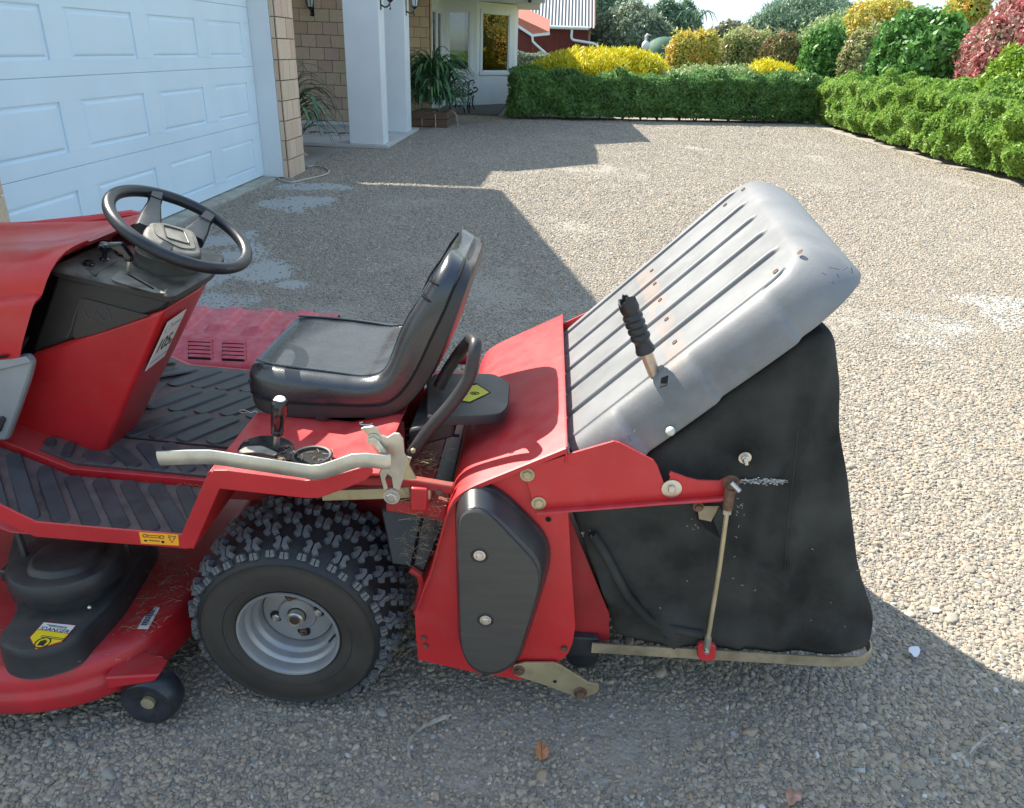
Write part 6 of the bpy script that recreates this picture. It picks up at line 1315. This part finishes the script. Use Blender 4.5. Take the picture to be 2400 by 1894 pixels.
# bench
bn = empty('garden_bench', (-2.4,21,0), 'black cast-iron bench with wooden slats beside the white bay wall', 'bench')
for sx, yy_ in ((0,20.6),):
    pass
def bend(y_):
    b = MB(); z = lambda *p: [Vector((x, y_, zz)) for x, zz in p]
    b.tube(z((-2.12,0),(-2.16,.14),(-2.13,.28),(-2.20,.42),(-2.55,.42)), .020, 7); b.tube(z((-2.02,.03),(-2.02,.05),(-2.08,.2),(-2.05,.40)), .018, 7)
    b.tube(z((-2.55,.0),(-2.52,.2),(-2.56,.42)), .020, 7); b.tube(z((-2.20,.42),(-2.10,.46),(-1.97,.50),(-1.93,.56),(-1.98,.60),(-2.06,.58)), .020, 7); b.tube(z((-2.20,.42),(-2.17,.55),(-2.20,.66),(-2.13,.76),(-2.05,.78),(-2.02,.72),(-2.07,.70)), .018, 7)
    for c_, r_ in (((-2.30,.50),.05),((-2.38,.58),.04),((-2.3,.25),.06)): b.tube([Vector((c_[0]+r_*math.cos(t), y_, c_[1]+r_*math.sin(t))) for t in np.linspace(0,6.28,12,endpoint=False)], .012, 5, closed=True)
    return b
build('bench_end', bend(20.4), BLKG, bn); build('bench_end', bend(21.7), BLKG, bn)
for k in range(5): build('bench_slat', MB().box(-2.52+.08*k,-2.46+.08*k,20.38,21.72,.43,.455), WOOD2, bn, bevel=.004)
# =================================================================== BARN
barn = empty('barn', (0,40,0), 'dark red timber barn with grey corrugated roof and white guttering in the background', 'barn')
RB = pmat('barn_board', (.14,.028,.022), .8, var=.25, vs_=5, streak=(1,1,.2)); CR1 = pmat('corrugated_iron', (.21,.215,.22), .6, metal=.1, var=.12)
xa, xb = U('z3', -30, 215, 1, 38).x, U('z3', 322, 215, 1, 38).x; ze = U('z3', 200, 112, 1, 38).z
build('barn_wall', MB().box(xa, xb, 38.03, 44, 0, ze), RB, barn, smooth=0)
x = xa
while x < xb-.1: build('board', MB().box(x, x+.215, 38.005, 38.028, .05, ze-.02), RB, barn, smooth=0); x += .222
build('corner_post', MB().box(xb-.04, xb+.06, 37.98, 38.06, 0, ze), pmat('post', (.30,.16,.10), .8), barn)
XR = np.linspace(xa-.1, U('z3', 345, 0, 1, 38).x+.1, 700); hz_ = lambda x: .024*math.sin(x*2*math.pi/.150)
rf = [[Vector((x, 37.75+t*4.6, ze-.02+t*3.2+hz_(x))) for x in XR] for t in (0,.5,1)]
build('corrugated_roof', MB().loft(rf, False, False), CR1, barn, smooth=60)
build('barge', MB().slab([(XR[-1],37.7,ze-.12),(XR[-1],42.4,ze+3.1),(XR[-1],42.4,ze+3.32),(XR[-1],37.7,ze+.08)], (.06,0,0)), RB, barn, smooth=0)
g1_ = U('z3', 105, 107, 1, 37.66); g2_ = U('z3', 325, 105, 1, 37.66); build('gutter', MB().tube([Vector((xa,37.66,ze-.05)), Vector((g2_.x,37.66,ze-.05))], .07, 8), WHITE, barn)
build('downpipe', MB().tube(fil([tuple(U('z3', u, v, 1, 37.7)) for u, v in [(255,112),(250,168),(355,186),(375,215)]], .15, 3, closed=False), .055, 8), WHITE, barn)
lt_ = empty('lean_to', (-1.5,33,0), 'small lean-to shed with orange-red roof in front of the barn', 'shed'); yl = 33.0
q = [U('z3', u, v, 1, yl) for u, v in [(-20,55),(14,70),(85,148),(14,150),(-20,150)]]
build('shed_roof', MB().slab([U('z3',10,66,1,yl), U('z3',158,135,1,yl), U('z3',158,143,1,yl), U('z3',85,150,1,yl), U('z3',10,100,1,yl)], (0,2.4,.5)), pmat('orange_roof', (.55,.17,.11), .6, var=.08), lt_, smooth=0)
build('shed_wall', MB().slab([U('z3',-10,95,1,yl+.1), U('z3',88,150,1,yl+.1), Vector((U('z3',88,150,1,yl+.1).x, yl+.1, 0)), Vector((U('z3',-10,95,1,yl+.1).x, yl+.1, 0))], (0,2.2,0)), RB, lt_, smooth=0)
build('fascia', MB().tube([U('z3',10,100,1,yl-.02), U('z3',86,150,1,yl-.02), U('z3',160,142,1,yl-.02)], .035, 4, ry=.05, up=(0,0,1)), WHITE, lt_)
build('downpipe', MB().tube([U('z3',86,152,1,yl-.04), U('z3',88,175,1,yl-.04), U('z3',105,192,1,yl-.04), U('z3',142,225,1,yl-.04)], .045, 8), WHITE, lt_)
scene.render.engine = 'CYCLES'
